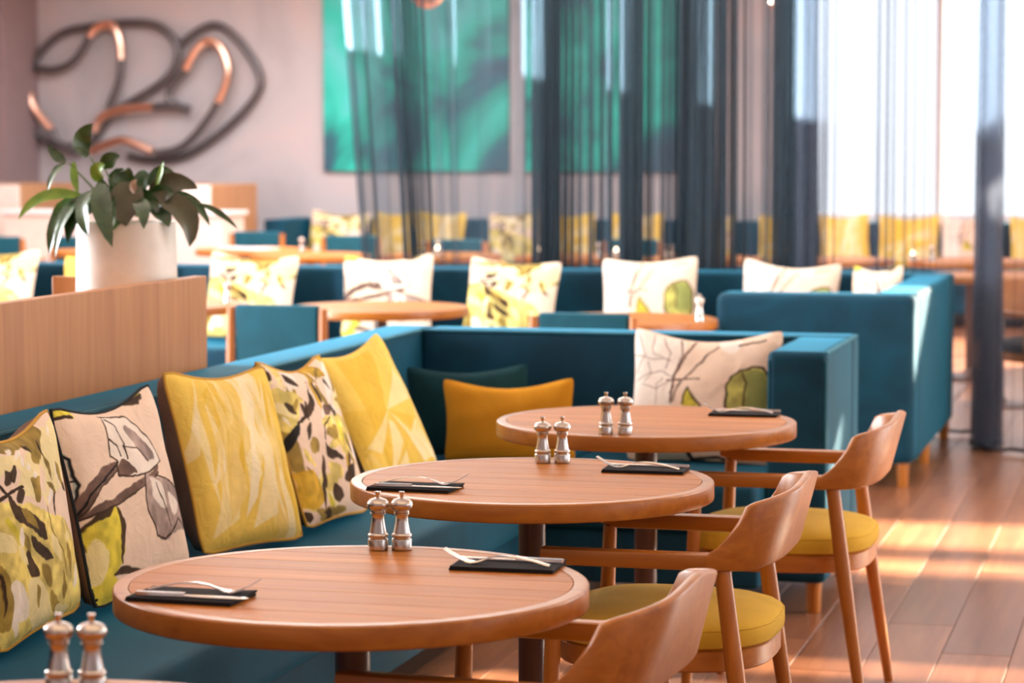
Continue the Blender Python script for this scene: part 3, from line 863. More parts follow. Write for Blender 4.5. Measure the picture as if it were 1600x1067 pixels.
G2 = 'cushions on the second-row banquette'
row2 = [(20, -6.13, 12.47, 0.70, M_ROSE, 'yellow floral cushion at the left end of the second-row banquette, beyond the pot', 0.06),
        (90, -5.50, 12.50, 0.665, M_SHARD_STAR, 'pale yellow cushion on the second-row banquette just left of the white pot', -0.03),
        (392, -4.68, 12.50, 0.68, M_ROSE, 'yellow and pink floral cushion behind the left teal chair of the second row', 0.02),
        (604, -3.94, 12.52, 0.68, M_IRIS, 'cream line-drawn cushion with a lime top corner on the second-row banquette', 0.0),
        (801, -3.275, 12.49, 0.665, M_ROSE, 'pale yellow rose cushion tilted behind the right teal chair of the second row', -0.05),
        (1014, -2.565, 12.52, 0.68, M_GOURD, 'cream gourd cushion near the steel mill on the second-row banquette', 0.03),
        (1243, -1.865, 12.53, 0.672, M_GOURD, 'cream cushion of which only the top shows above the boxed end of the second-row banquette', 0.03),
        (1357, -1.43, 12.42, 0.66, M_IRIS, 'cream and lime cushion tucked into the right inner corner of the second-row banquette', -0.3)]
for k, (px, x, y, z, mt, lb, dyaw) in enumerate(row2):
    flip = mt is M_IRIS or mt is M_GOURD
    cushion(lb, 0.50 if px not in (1357,) else 0.27, 0.47, 0.14, mt, M_TAUPE, None, (x, y, z), -math.pi / 2 + dyaw, 0.26, (0.04 if k % 2 else -0.05), G2, 20 + k, n=10)

# ---------------------------------------------------------------- round tables
def round_table(label, loc, group, near=True):
    t = thing('round_table', label, 'table', loc, 0, group)
    r_out, r_in, n = 0.40, 0.374, 72
    rim = MB()
    prof = [(r_in, 0.700), (r_out - 0.004, 0.700), (r_out - 0.001, 0.7015), (r_out, 0.704), (r_out, 0.7355), (r_out - 0.001, 0.738), (r_out - 0.003, 0.7395), (r_out - 0.006, 0.74), (r_in + 0.001, 0.74), (r_in, 0.739), (r_in, 0.700)]
    rim.lathe(prof, n)
    rim.build('rim', M_TABLE_RIM, t)
    MB().lathe([(r_in - 0.001, 0.702), (r_in - 0.001, 0.7275)], 48).build('core', M_PEDESTAL, t)
    rb = r_in - 0.0016
    nb = 8
    bw = 2 * rb / nb
    for k in range(nb):
        a, b = -rb + k * bw + (0.0010 if k else 0), -rb + (k + 1) * bw - (0.0010 if k < nb - 1 else 0)
        m = 6
        right = [(math.sqrt(max(1e-6, rb * rb - y * y)), y) for y in [a + (b - a) * i / m for i in range(m + 1)]]
        left = [(-x, y) for x, y in reversed(right)]
        MB().prism(right + left, 0.7275, 0.7395).build('board', M_TABLE, t, smooth=False)
    MB().lathe([(0.030, 0.02), (0.030, 0.702)], 24).build('pedestal', M_PEDESTAL, t)
    MB().lathe([(0.10, 0.690), (0.11, 0.694), (0.11, 0.702)], 24).build('mounting_plate', M_PEDESTAL, t)
    MB().lathe([(0.19, 0.0), (0.195, 0.004), (0.19, 0.012), (0.05, 0.022), (0.032, 0.05)], 40).build('base', M_PEDESTAL, t)
    return t

GT = 'round wooden tables of the near row'
T1 = (-1.341, 4.059, 0); T2 = (-1.371, 5.413, 0); T3 = (-1.372, 6.656, 0); T0 = (-1.36, 2.835, 0)
tab1 = round_table('round wooden table with two place settings, nearest of those shown whole', T1, GT)
dup(tab1, 'round wooden table in the middle, with two place settings and mills by its rear edge', T2)
dup(tab1, 'round wooden table nearest the gourd cushion, with mills at its front edge', T3)
dup(tab1, 'round wooden table of which only an edge shows below the leftmost mills', T0)

def mill(label, loc, group, rz=0.0):
    m = thing('pepper_mill', label, 'mill', loc, rz, group)
    H = 0.107
    P = lambda l: [(r, z * H) for r, z in l]
    MB().lathe(P([(0.0170, 0.0), (0.0187, 0.01), (0.0187, 0.175), (0.0180, 0.19), (0.0155, 0.20), (0.0155, 0.215), (0.0182, 0.228), (0.0190, 0.25), (0.0182, 0.275), (0.0158, 0.29),
                  (0.0150, 0.33), (0.0135, 0.40), (0.0122, 0.48), (0.0116, 0.54), (0.0118, 0.59), (0.0130, 0.612), (0.0142, 0.615), (0.0142, 0.632), (0.0130, 0.636)]), 28).build('body', M_STEEL, m)
    MB().lathe(P([(0.0132, 0.637), (0.0140, 0.642), (0.0140, 0.680), (0.0150, 0.688), (0.0185, 0.71), (0.0204, 0.745), (0.0206, 0.785), (0.0192, 0.825), (0.0150, 0.865), (0.0080, 0.884), (0.0050, 0.894), (0.0, 0.895)]), 28).build('head', M_STEEL, m)
    MB().lathe(P([(0.0036, 0.888), (0.0036, 0.915), (0.0046, 0.955), (0.0054, 0.985), (0.0052, 0.998), (0.0, 1.0)]), 16).build('knob', M_CUTLERY, m)
    return m

GM = 'steel mills on the near row of tables'
mil = None
pairs = [((-1.403, 4.398), (-1.361, 4.408), 'steel mill on the nearest whole table'),
         ((-1.420, 5.705), (-1.376, 5.716), 'steel mill on the middle table, before the mustard cushion'),
         ((-1.405, 6.312), (-1.357, 6.320), 'steel mill at the front edge of the farthest near-row table'),
         ((-1.452, 3.135), (-1.408, 3.145), 'steel mill in front of the rose cushion')]
for a, b, lb in pairs:
    for k, p in enumerate((a, b)):
        l2 = lb + (', left one of the two' if k == 0 else ', right one of the two')
        if mil is None:
            mil = mill(l2, (p[0], p[1], 0.74), GM)
        else:
            dup(mil, l2, (p[0], p[1], 0.74), R.uniform(0, 6), GM)

# ---------------------------------------------------------------- place settings
def ribbon(pts, th=0.0016):
    """pts: (x, half width, z); a flat bar swept along x"""
    b = MB()
    vs, fs = [], []
    for x, hw, z in pts:
        vs += [(x, -hw, z), (x, hw, z), (x, hw * 0.8, z + th), (x, -hw * 0.8, z + th)]
    m = len(pts)
    for i in range(m - 1):
        for k in range(4):
            k2 = (k + 1) % 4
            fs.append((4 * i + k, 4 * i + k2, 4 * i + 4 + k2, 4 * i + 4 + k))
    fs += [(3, 2, 1, 0), tuple(4 * (m - 1) + k for k in range(4))]
    return b.add(vs, fs)

def fork(label, loc, rz, group):
    f = ribbon([(0.0, 0.0052, 0.0005), (0.004, 0.0062, 0.001), (0.03, 0.0056, 0.0075), (0.06, 0.0045, 0.0125), (0.085, 0.0036, 0.0130), (0.105, 0.0030, 0.0100), (0.122, 0.0036, 0.0045), (0.132, 0.0075, 0.0015), (0.142, 0.0108, 0.0005), (0.152, 0.0115, 0.0025)], 0.0022).build('fork', M_CUTLERY, None, loc=loc)
    f.rotation_euler = (0, 0, rz)
    tag(f, label, 'fork', group)
    t = MB()
    for k in range(4):
        y = -0.0088 + k * 0.00587
        b = ribbon([(0.151, 0.0018, 0.0025), (0.165, 0.0017, 0.0072), (0.180, 0.0015, 0.0150), (0.192, 0.0008, 0.0225)], 0.0015)
        t.add([(x, yy + y, z) for x, yy, z in b.v], b.f)
    t.build('tines', M_CUTLERY, f)
    return f

def knife(label, loc, rz, group):
    k = ribbon([(0.0, 0.0045, 0.0), (0.004, 0.0062, 0.0), (0.05, 0.0052, 0.0005), (0.085, 0.0042, 0.001)], 0.0055).build('knife', M_CUTLERY, None, loc=loc)
    k.rotation_euler = (0, 0, rz)
    tag(k, label, 'knife', group)
    ribbon([(0.084, 0.0040, 0.0015), (0.10, 0.0075, 0.0018), (0.16, 0.0085, 0.0018), (0.185, 0.0055, 0.0018), (0.195, 0.0010, 0.0018)], 0.0013).build('blade', M_CUTLERY, k)
    return k

def napkin(label, loc, rz, group):
    n = MB()
    w, d = 0.092, 0.055
    nx, ny = 9, 5
    def sheet(z, th, sx, sy, lift):
        vs, fs = [], []
        for lay in (0, 1):
            for j in range(ny + 1):
                for i in range(nx + 1):
                    u, v = 2 * i / nx - 1, 2 * j / ny - 1
                    zz = z + lift * (max(0, u) ** 3 * max(0, v + 0.4) + 0.3 * max(0, -u) ** 3) + lay * th
                    vs.append((u * w + sx, v * d + sy, zz))
        m = (nx + 1) * (ny + 1)
        q = lambda i, j, l: l * m + j * (nx + 1) + i
        for j in range(ny):
            for i in range(nx):
                fs.append((q(i, j, 0), q(i, j + 1, 0), q(i + 1, j + 1, 0), q(i + 1, j, 0)))
                fs.append((q(i, j, 1), q(i + 1, j, 1), q(i + 1, j + 1, 1), q(i, j + 1, 1)))
        for i in range(nx):
            fs.append((q(i, 0, 0), q(i + 1, 0, 0), q(i + 1, 0, 1), q(i, 0, 1)))
            fs.append((q(i, ny, 0), q(i, ny, 1), q(i + 1, ny, 1), q(i + 1, ny, 0)))
        for j in range(ny):
            fs.append((q(0, j, 0), q(0, j, 1), q(0, j + 1, 1), q(0, j + 1, 0)))
            fs.append((q(nx, j, 0), q(nx, j + 1, 0), q(nx, j + 1, 1), q(nx, j, 1)))
        n.add(vs, fs)
    sheet(0.0, 0.0034, 0, 0, 0.0)
    sheet(0.0036, 0.0030, 0.0015, 0.001, 0.0015)
    o = n.build('napkin', M_CHARCOAL, None, loc=loc)
    o.rotation_euler = (0, 0, rz)
    return tag(o, label, 'napkin', group)

def setting(tc, dx, dy, side, where):
    """side +1: the guest sits at the chair, -1: on the banquette"""
    gx = 'place settings on the near row'
    x, y = tc[0] + dx, tc[1] + dy
    napkin('folded charcoal napkin ' + where, (x, y, 0.7402), 0.03 * side, gx + ', napkins')
    zc = 0.7402 + 0.0082
    if side > 0:
        fork('steel fork lying on the napkin ' + where, (x + 0.082, y - 0.022, zc), math.pi - 0.03, gx + ', forks')
        knife('steel knife behind the fork on the napkin ' + where, (x + 0.094, y + 0.024, zc), math.pi + 0.01, gx + ', knives')
    else:
        fork('steel fork lying on the napkin ' + where, (x - 0.080, y + 0.018, zc), 0.02, gx + ', forks')
        knife('steel knife before the fork on the napkin ' + where, (x - 0.082, y - 0.030, zc), -0.02, gx + ', knives')

setting(T1, 0.215, 0.212, 1, 'at the chair side of the nearest table')
setting(T1, -0.205, -0.215, -1, 'at the banquette side of the nearest table')
setting(T2, 0.212, 0.208, 1, 'at the chair side of the middle table')
setting(T2, -0.205, -0.212, -1, 'at the banquette side of the middle table')
setting(T3, 0.232, 0.200, 1, 'at the table nearest the gourd cushion')
# ---------------------------------------------------------------- wooden armchairs
def sstep(t):
    t = max(0.0, min(1.0, t))
    return t * t * (3 - 2 * t)

def sell(c, s, e):
    return math.copysign(abs(c) ** (2 / e), c), math.copysign(abs(s) ** (2 / e), s)

def armchair(label, loc, rz, group, seat_mat=None):
    ch = thing('armchair', label, 'chair', loc, rz, group)
    hw, x0, dxw = 0.268, 0.085, 0.122
    st = []
    for k in range(9):
        st.append((-0.268 + (x0 + 0.268) * k / 8, -hw))
    fine = []
    for k in range(0, 401):
        a = -math.pi / 2 + math.pi * k / 400
        cx, sy = sell(math.cos(a), math.sin(a), 3.3)
        fine.append((x0 + dxw * cx, hw * sy))
    acc = [0.0]
    for p, q in zip(fine, fine[1:]):
        acc.append(acc[-1] + math.hypot(q[0] - p[0], q[1] - p[1]))
    half = acc[-1] / 2
    nw, j = 44, 0
    arc = [0.0] * 9
    for k in range(1, nw):
        s_ = acc[-1] * k / nw
        while acc[j + 1] < s_:
            j += 1
        f = (s_ - acc[j]) / (acc[j + 1] - acc[j] + 1e-9)
        st.append((fine[j][0] + (fine[j + 1][0] - fine[j][0]) * f, fine[j][1] + (fine[j + 1][1] - fine[j][1]) * f))
        arc.append(min(s_, acc[-1] - s_))
    for k in range(9):
        st.append((x0 - (x0 + 0.268) * k / 8, hw))
    arc += [0.0] * 9
    m = len(st)
    ring = []
    for i, (x, y) in enumerate(st):
        ax, ay = st[max(i - 1, 0)]
        bx, by = st[min(i + 1, m - 1)]
        tx, ty = bx - ax, by - ay
        L = math.hypot(tx, ty)
        nx, ny = ty / L, -tx / L
        s_ = arc[i]
        rise = min(1.0, s_ / 0.085)
        top = 0.636 + 0.104 * (rise ** 1.35 if rise < 0.85 else 0.803 + 0.197 * sstep((rise - 0.85) / 0.15 * 0.5 + 0.5) * 1.0) + 0.040 * max(0.0, (s_ - 0.085) / (half - 0.085)) ** 0.8
        bot = 0.601 + 0.006 * sstep((s_ - 0.06) / 0.15)
        if i in (0, m - 1):
            bot = 0.614
        g = sstep(s_ / 0.075)
        th = 0.042 * (1 - g) + 0.021 * g
        lean = 0.26 * sstep((s_ - 0.02) / 0.20)
        sec = []
        r = min(0.007, th * 0.42)
        for (sn, sz, an) in ((-1, -1, 0), (1, -1, 1), (1, 1, 2), (-1, 1, 3)):
            for q in range(3):
                w = math.pi + an * math.pi / 2 + q * math.pi / 4
                off = sn * (th / 2 - r) + r * math.cos(w)
                z = (bot + r if sz < 0 else top - r) + r * math.sin(w)
                d = off + lean * (z - 0.601)
                sec.append((x + nx * d, y + ny * d, z))
        ring.append(sec)
    def span(a, b, name, mat):
        vs = [p for s in ring[a:b + 1] for p in s]
        n = 12
        fs = []
        for i in range(b - a):
            for k in range(n):
                k2 = (k + 1) % n
                fs.append((i * n + k, i * n + k2, (i + 1) * n + k2, (i + 1) * n + k))
        fs += [tuple(range(n - 1, -1, -1)), tuple((b - a) * n + k for k in range(n))]
        return MB().add(vs, fs).build(name, mat, ch)
    span(0, 8, 'armrest', M_CHAIR)
    span(m - 9, m - 1, 'armrest', M_CHAIR)
    span(8, m - 9, 'backrest', M_CHAIR)
    for s in (-1, 1):
        MB().tube([(-0.240, s * 0.262, 0.606), (-0.248, s * 0.264, 0.40), (-0.266, s * 0.268, 0.0)], [0.0155, 0.0175, 0.0125], 14).build('leg', M_CHAIR_LEG, ch)
        MB().tube([(0.112, s * 0.262, 0.606), (0.140, s * 0.268, 0.40), (0.200, s * 0.288, 0.0)], [0.0175, 0.0195, 0.0130], 14).build('leg', M_CHAIR_LEG, ch)
    # seat frame and upholstered seat
    def outline(sx, sy, cx=-0.045, e=2.9, n=40):
        out = []
        for k in range(n):
            a = 2 * math.pi * k / n
            c, s = sell(math.cos(a), math.sin(a), e)
            out.append((cx + sx * c, sy * s * (1.0 - 0.05 * c)))
        return out
    MB().prism(outline(0.232, 0.250), 0.378, 0.424).build('seat_frame', M_CHAIR, ch, bevel=0.004, seg=1)
    b = MB()
    lev = [(0.965, 0.4245), (0.993, 0.430), (1.0, 0.442), (1.0, 0.458), (0.985, 0.467), (0.94, 0.475), (0.84, 0.483), (0.66, 0.490), (0.40, 0.4945), (0.15, 0.496)]
    n = 40
    vs = []
    for f, z in lev:
        vs += [(x, y, z) for x, y in outline(0.240 * f, 0.256 * f)]
    fs = [tuple(range(n - 1, -1, -1)), tuple((len(lev) - 1) * n + k for k in range(n))]
    for j in range(len(lev) - 1):
        for k in range(n):
            k2 = (k + 1) % n
            fs.append((j * n + k, j * n + k2, (j + 1) * n + k2, (j + 1) * n + k))
    seat = b.add(vs, fs).build('seat', seat_mat or M_SEAT, ch)
    MB().tube([(x, y, 0.4655) for x, y in outline(0.2372, 0.2525)], 0.0022, 5, closed=True).build('seam', seat_mat or M_SEAT, seat)
    return ch

GC = 'wooden armchairs of the near row'
ch1 = armchair('wooden armchair with mustard seat at the nearest whole table, cut by the bottom edge', (-1.005, 4.085, 0), -0.06, GC)
dup(ch1, 'wooden armchair with mustard seat at the middle table', (-1.012, 5.41, 0), 0.0)
dup(ch1, 'wooden armchair with mustard seat drawn up to the table nearest the gourd cushion', (-0.955, 6.70, 0), 0.0)
ch4 = armchair('wooden armchair with dark grey seat behind the voile column', (-0.66, 13.25, 0), 2.2, None, M_GREYSEAT)

# ---------------------------------------------------------------- divider with planter
dv = thing('planter_divider', 'oak veneer divider behind the nearest banquette, carrying the white pot', 'divider', (0, 0, 0))
MB().box(-2.778, -2.738, 2.2, 6.955, 0.0, 1.093).build('front_panel', M_DIVIDER, dv, smooth=False, bevel=0.002, seg=1)
MB().box(-3.24, -2.780, 6.985, 7.015, 0.0, 1.083).build('end_panel', M_DIVIDER, dv, smooth=False, bevel=0.002, seg=1)
MB().box(-3.24, -2.780, 2.2, 6.983, 0.86, 0.90).build('shelf', M_DIVIDER, dv, smooth=False)
MB().box(-3.24, -3.20, 2.2, 6.983, 0.0, 0.86).build('rear_panel', M_DIVIDER, dv, smooth=False)

PC = (-2.932, 6.825, 0.901)
pot = thing('planter_pot', 'white round planter pot standing in the oak divider', 'pot', PC)
ph_ = 0.352
MB().lathe([(0.140, 0.0), (0.147, 0.006), (0.1445, ph_ * 0.5), (0.142, ph_ - 0.006), (0.139, ph_), (0.132, ph_), (0.130, ph_ - 0.006), (0.130, ph_ - 0.05)], 48).build('vessel', M_POT, pot)
MB().lathe([(0.0, ph_ - 0.045), (0.131, ph_ - 0.045)], 24).build('soil', M_SOIL, pot)

plant = thing('peace_lily', 'leafy peace lily growing in the white planter pot', 'plant', (PC[0], PC[1], PC[2] + ph_ - 0.045), YAW)
K = 0.001836
def lf(px, py, dep=0.0):
    return Vector(((px - 205) * K, dep, (345 - py) * K + 0.045))

def leaf(base, mid, tip, w, mat, fold=0.25, roll=0.0):
    """a blade along a curve from base over mid to tip, with a midrib crease"""
    n = 9
    vs, fs = [], []
    for i in range(n + 1):
        s = i / n
        p = base * (1 - s) ** 2 + mid * 2 * s * (1 - s) + tip * s * s
        t = ((mid - base) * 2 * (1 - s) + (tip - mid) * 2 * s).normalized()
        face = Vector((math.sin(roll), -math.cos(roll), 0.35)).normalized()
        side = t.cross(face)
        if side.length < 0.05:
            side = t.orthogonal()
        side.normalize()
        up = side.cross(t).normalized()
        hw = w / 2 * (math.sin(math.pi * min(1, s * 0.93 + 0.05)) ** 0.75) * (1 - 0.25 * s)
        if i == n:
            hw = 0.0006
        wav = 0.10 * hw * math.sin(s * 14)
        vs += [p - side * hw + up * (hw * fold + wav), p - side * hw * 0.5 + up * hw * fold * 0.35, p, p + side * hw * 0.5 + up * hw * fold * 0.35, p + side * hw + up * (hw * fold - wav)]
    for i in range(n):
        for k in range(4):
            a = i * 5 + k
            fs.append((a, a + 1, a + 6, a + 5))
    return MB().add(vs, fs).build('leaf', mat, plant)

LEAVES = [  # base, bend, tip (measured on the plant), width, depth, material, roll
    ((148, 244), (124, 222), (157, 192), 27, -0.02, 'd', 0.5), ((113, 252), (97, 248), (84, 226), 15, 0.0, 'd', 0.3),
    ((116, 254), (96, 262), (88, 297), 17, -0.04, 'd', -0.8), ((124, 252), (124, 280), (133, 301), 11, -0.02, 'b', 0.2),
    ((172, 262), (180, 246), (200, 243), 22, -0.03, 'd', 0.5), ((166, 282), (160, 262), (178, 256), 22, -0.05, 'b', 0.0),
    ((140, 306), (75, 288), (44, 341), 17, -0.06, 'b', -0.3), ((135, 308), (98, 322), (90, 396), 27, -0.05, 'd', -0.6),
    ((140, 310), (112, 335), (104, 398), 24, -0.09, 'd', -0.9), ((150, 308), (128, 316), (120, 378), 26, -0.06, 'd', -0.4),
    ((168, 295), (140, 310), (160, 364), 32, -0.13, 'd', -0.8), ((178, 285), (174, 312), (203, 380), 28, -0.19, 'd', 0.2),
    ((200, 300), (206, 325), (196, 357), 24, -0.14, 'd', 0.9), ((215, 296), (190, 262), (196, 268), 30, 0.0, 'd', 0.0),
    ((232, 288), (205, 310), (217, 350), 46, -0.12, 'o', 0.1), ((242, 306), (275, 272), (320, 294), 30, -0.02, 'o', 0.2),
    ((240, 290), (252, 262), (279, 270), 20, 0.03, 'd', 0.3), ((255, 290), (262, 270), (266, 251), 9, -0.02, 'b', -0.6),
    ((280, 300), (315, 308), (334, 352), 15, 0.02, 'd', 0.4), ((318, 318), (350, 328), (377, 357), 9, 0.03, 'd', 0.3),
    ((250, 305), (318, 318), (308, 384), 36, -0.05, 'o', 0.5), ((232, 312), (246, 312), (249, 353), 22, -0.17, 'd', 0.2),
    ((195, 300), (188, 270), (214, 282), 34, 0.02, 'd', 0.2), ((225, 300), (228, 275), (222, 266), 26, 0.05, 'd', -0.2),
    ((250, 315), (260, 300), (285, 300), 30, -0.04, 'd', 0.1), ((180, 312), (165, 300), (172, 278), 28, -0.03, 'd', 0.6),
    ((245, 320), (270, 330), (278, 352), 24, -0.07, 'd', 0.3), ((190, 320), (200, 300), (226, 302), 34, -0.02, 'd', -0.2),
    ((210, 320), (235, 305), (262, 322), 34, -0.05, 'd', 0.0), ((170, 320), (150, 312), (138, 338), 30, -0.03, 'd', -0.3)]
LM = {'d': M_LEAF, 'o': M_LEAF_OLIVE, 'b': M_LEAF_BRIGHT}
for b_, m_, t_, w_, dep, mk, rl in LEAVES:
    rr = R.uniform(-0.02, 0.02)
    leaf(lf(*b_, dep * 0.6 + rr), lf(*m_, dep), lf(*t_, dep * 1.25), w_ * K * 1.3, LM[mk], 0.28, rl)
for b_, t_ in (((190, 335), (150, 244)), ((185, 338), (116, 253)), ((190, 335), (140, 306)), ((200, 335), (168, 295)), ((205, 338), (172, 262)), ((215, 335), (232, 288)),
               ((220, 338), (242, 306)), ((225, 335), (280, 300)), ((285, 308), (320, 318)), ((215, 335), (255, 290)), ((195, 338), (178, 290))):
    a, z = lf(*b_), lf(*t_)
    MB().tube([a, (a + z) / 2 + Vector((0, 0.0, 0.012)), z], [0.0042, 0.0036, 0.0026], 6).build('stem', M_STEM, plant)
leaf(lf(226, 300, -0.10), lf(222, 285, -0.12), lf(232, 279, -0.12), 12 * K, plain('faded_spathe', (0.62, 0.50, 0.42), 0.7), 0.5, 0.3)

# ---------------------------------------------------------------- second-row chairs, tables
def upholstered_chair(label, loc, rz, group):
    c = thing('dining_chair', label, 'chair', loc, rz, group)
    # local: faces +y, back at -y
    MB().box(-0.185, 0.185, -0.235, -0.195, 0.47, 0.80).build('backrest', M_VELVET2, c, bevel=0.015, seg=3)
    for s in (-1, 1):
        MB().tube([(s * 0.207, -0.30, 0.0), (s * 0.207, -0.235, 0.42), (s * 0.205, -0.222, 0.785)], [0.014, 0.020, 0.0185], 10).build('leg', M_CHAIR_LEG, c)
        MB().tube([(s * 0.205, 0.215, 0.0), (s * 0.205, 0.205, 0.60)], [0.013, 0.018], 10).build('leg', M_CHAIR_LEG, c)
        MB().box(s * 0.208 - 0.02, s * 0.208 + 0.02, -0.215, 0.235, 0.60, 0.625).build('armrest', M_CHAIR, c, bevel=0.006)
    MB().box(-0.20, 0.20, -0.215, 0.215, 0.40, 0.43).build('seat_frame', M_CHAIR, c, bevel=0.004, seg=1)
    MB().box(-0.195, 0.195, -0.19, 0.22, 0.431, 0.475).build('seat', M_VELVET2, c, bevel=0.018, seg=3)
    return c

GC2 = 'teal chairs of the second row'
u1 = upholstered_chair('teal upholstered chair just right of the oak divider, its back to us', (-3.665, 10.33, 0), 0.0, GC2)
dup(u1, 'second-row teal chair half hidden behind the rear back of the nearest banquette', (-2.300, 10.14, 0), 0.0)
GT2 = 'round tables of the second row'
dup(tab1, 'round table behind the left teal chair of the second row', (-3.50, 11.02, 0), 0, GT2)
dup(tab1, 'second-row round table with a bright steel mill, left of the boxed banquette end', (-2.27, 10.52, 0), 0, GT2)
dup(tab1, 'round table in the second row mostly hidden by the oak divider', (-4.55, 11.0, 0), 0, GT2)
GM2 = 'steel mills of the second row and beyond'
for (x, y), lb in (((-1.925, 10.43), 'steel mill gleaming beside the boxed end of the second-row banquette'), ((-1.945, 10.53), 'second steel mill beside the boxed end of the second-row banquette, partly covered'),
                   ((-4.26, 11.08), 'bright steel mill above the left teal chair of the second row')):
    dup(mil, lb, (x, y, 0.74), 0, GM2)

# ---------------------------------------------------------------- far end of the room
fb = thing('window_seat_bench', 'teal velvet bench running along the far wall and under the window', 'bench', (0, 0, 0))
rbox('back', (-7.45, 1.5, 21.38, 21.54, 0.10, 0.82), M_VELVET, fb)
rbox('side_arm', (-7.64, -7.45, 20.75, 21.54, 0.10, 0.82), M_VELVET, fb)
rbox('base', (-7.45, 1.5, 20.82, 21.38, 0.10, 0.28), M_VELVET, fb, 0.012)
for k in range(6):
    a = -7.44 + k * 1.49
    rbox('seat_cushion', (a, a + 1.485, 20.78, 21.38, 0.282, 0.44), M_VELVET, fb, 0.03)
for k in range(6):
    wood_leg(fb, -7.4 + k * 1.6, 20.9)
GF = 'pale cushions on the far bench'
far = [(-7.12, 0.56, 'yellow-rose cushion on the far bench, near its left end', M_ROSE), (-6.62, 0.40, 'narrow pale cushion on the far bench, in the folds of the left voile', M_SHARD_STAR),
       (-6.20, 0.46, 'golden cushion on the far bench right of the slanting voile folds', M_SHARD_LONG), (-5.52, 0.50, 'pale yellow cushion on the far bench behind the far blue-backed chair', M_ROSE),
       (-5.05, 0.46, 'cream cushion on the far bench touching a pale yellow one', M_SHARD_STAR), (-4.45, 0.46, 'yellow cushion on the far bench behind the dense voile', M_SHARD_LONG),
       (-3.85, 0.46, 'yellow cushion on the far bench below the end of the second painting', M_ROSE), (-3.2, 0.46, 'pale cushion on the far bench at the left edge of the window', M_SHARD_STAR),
       (-2.70, 0.42, 'yellow cushion under the window, leftmost there', M_SHARD_LONG), (-2.17, 0.52, 'bright yellow cushion under the window with a teal gap to its right', M_SHARD_STAR),
       (-1.66, 0.52, 'cream cushion under the window left of the voile column', M_GOURD), (-1.17, 0.36, 'yellow cushion under the window right of the voile column', M_SHARD_LONG), (-0.72, 0.45, 'cream cushion under the window at the far right', M_GOURD)]
for k, (x, w, lb, mt) in enumerate(far):
    cushion(lb, w, 0.46, 0.14, mt, M_TAUPE, None, (x, 21.22 - 0.02 * (k % 2), 0.665), -math.pi / 2 + R.uniform(-0.15, 0.15), 0.22, R.uniform(-0.06, 0.06), GF, 60 + k, n=8)

def booth_divider(label, x0, x1, y0, y1, h):
    b = thing('booth_divider', label, 'divider', ((x0 + x1) / 2, y0, 0))
    cx = (x0 + x1) / 2
    MB().box(x0 - cx, x1 - cx, 0.022, y1 - y0, 0, h).build('body', M_FARWOOD, b, smooth=False, bevel=0.004, seg=1)
    MB().box(x0 - cx, x1 - cx, 0, 0.020, 0, h).build('front_panel', M_CREAM, b, smooth=False)
    return b
booth_divider('far oak booth divider left of the plant, below the tube sculpture', -10.0, -9.38, 19.6, 20.7, 1.13)
booth_divider('far oak booth divider right of the plant, before the left end of the far bench', -8.65, -7.68, 19.6, 20.7, 1.13)
cn = thing('counter', 'low cream counter with a bright white top far behind the plant', 'counter', (-8.28, 19.0, 0))
MB().box(-0.95, 0.94, 0.0, 0.48, 0.0, 0.90).build('body', M_CREAM, cn, smooth=False, bevel=0.004, seg=1)
MB().box(-0.98, 0.97, -0.02, 0.50, 0.901, 0.935).build('worktop', M_WHITE, cn, smooth=False, bevel=0.006)

GC3 = 'teal chairs in the far part of the room'
for (x, y, rz, lb) in ((-8.36, 17.25, 0.1, 'far teal chair at the left edge, above the rose cushion'), (-7.74, 17.40, -0.1, 'far teal chair left of the hanging leaves'),
                       (-6.86, 18.70, 0.0, 'far teal chair seen right of the drooping leaf tip'), (-5.95, 18.1, 0.2, 'far teal chair behind the leftmost voile folds'),
                       (-4.93, 17.52, 0.0, 'far teal chair seen through the thin voile, pale post at its left'), (-3.75, 17.9, 0.0, 'far teal chair behind the dense dark voile')):
    dup(u1, lb, (x, y, 0), rz, GC3)
GT3 = 'round tables in the far part of the room'
ftabs = [(-6.25, 16.75, 'far round table with a white reflection slab, above the floral second-row cushion'), (-5.60, 16.1, 'far round table at the left edge of the voile'), (-7.15, 16.35, 'far round table directly behind the pot'),
         (-4.75, 16.3, 'far round table behind the slanting voile column'), (-3.84, 16.3, 'far round table behind the start of the dense voile'), (-2.98, 16.25, 'far round table behind the middle of the dense voile'),
         (-2.15, 16.3, 'far round table behind the right end of the dense voile'), (-1.28, 16.35, 'far round table under the bright window, left of the voile column'), (-0.98, 14.6, 'round table at the right edge just behind the voile column')]
for x, y, lb in ftabs:
    dup(tab1, lb, (x, y, 0), 0, GT3)
k = 0
for (x, y, lb) in ((-5.75, 16.35, 'bright far mill right of the white reflection slab'), (-4.83, 16.1, 'left far mill of two at the slanting voile column'), (-4.72, 16.12, 'right far mill of two at the slanting voile column'),
                   (-3.95, 16.1, 'far mill behind the first dense voile fold'), (-3.62, 16.05, 'far mill on the table at the start of the dense voile'), (-3.15, 16.0, 'far mill behind the middle of the dense voile'), (-2.98, 16.0, 'far mill closely right of another behind the dense voile'),
                   (-2.25, 16.0, 'far mill behind the right end of the dense voile'), (-1.50, 16.1, 'far mill above the tucked corner cushion'), (-1.02, 14.55, 'far mill at the right edge behind the voile column')):
    dup(mil, lb, (x, y, 0.74), 0, GM2)
GT4 = 'tealights on the far tables'
M_TGLASS = plain('frosted_tealight_glass', (0.80, 0.72, 0.62), 0.2)
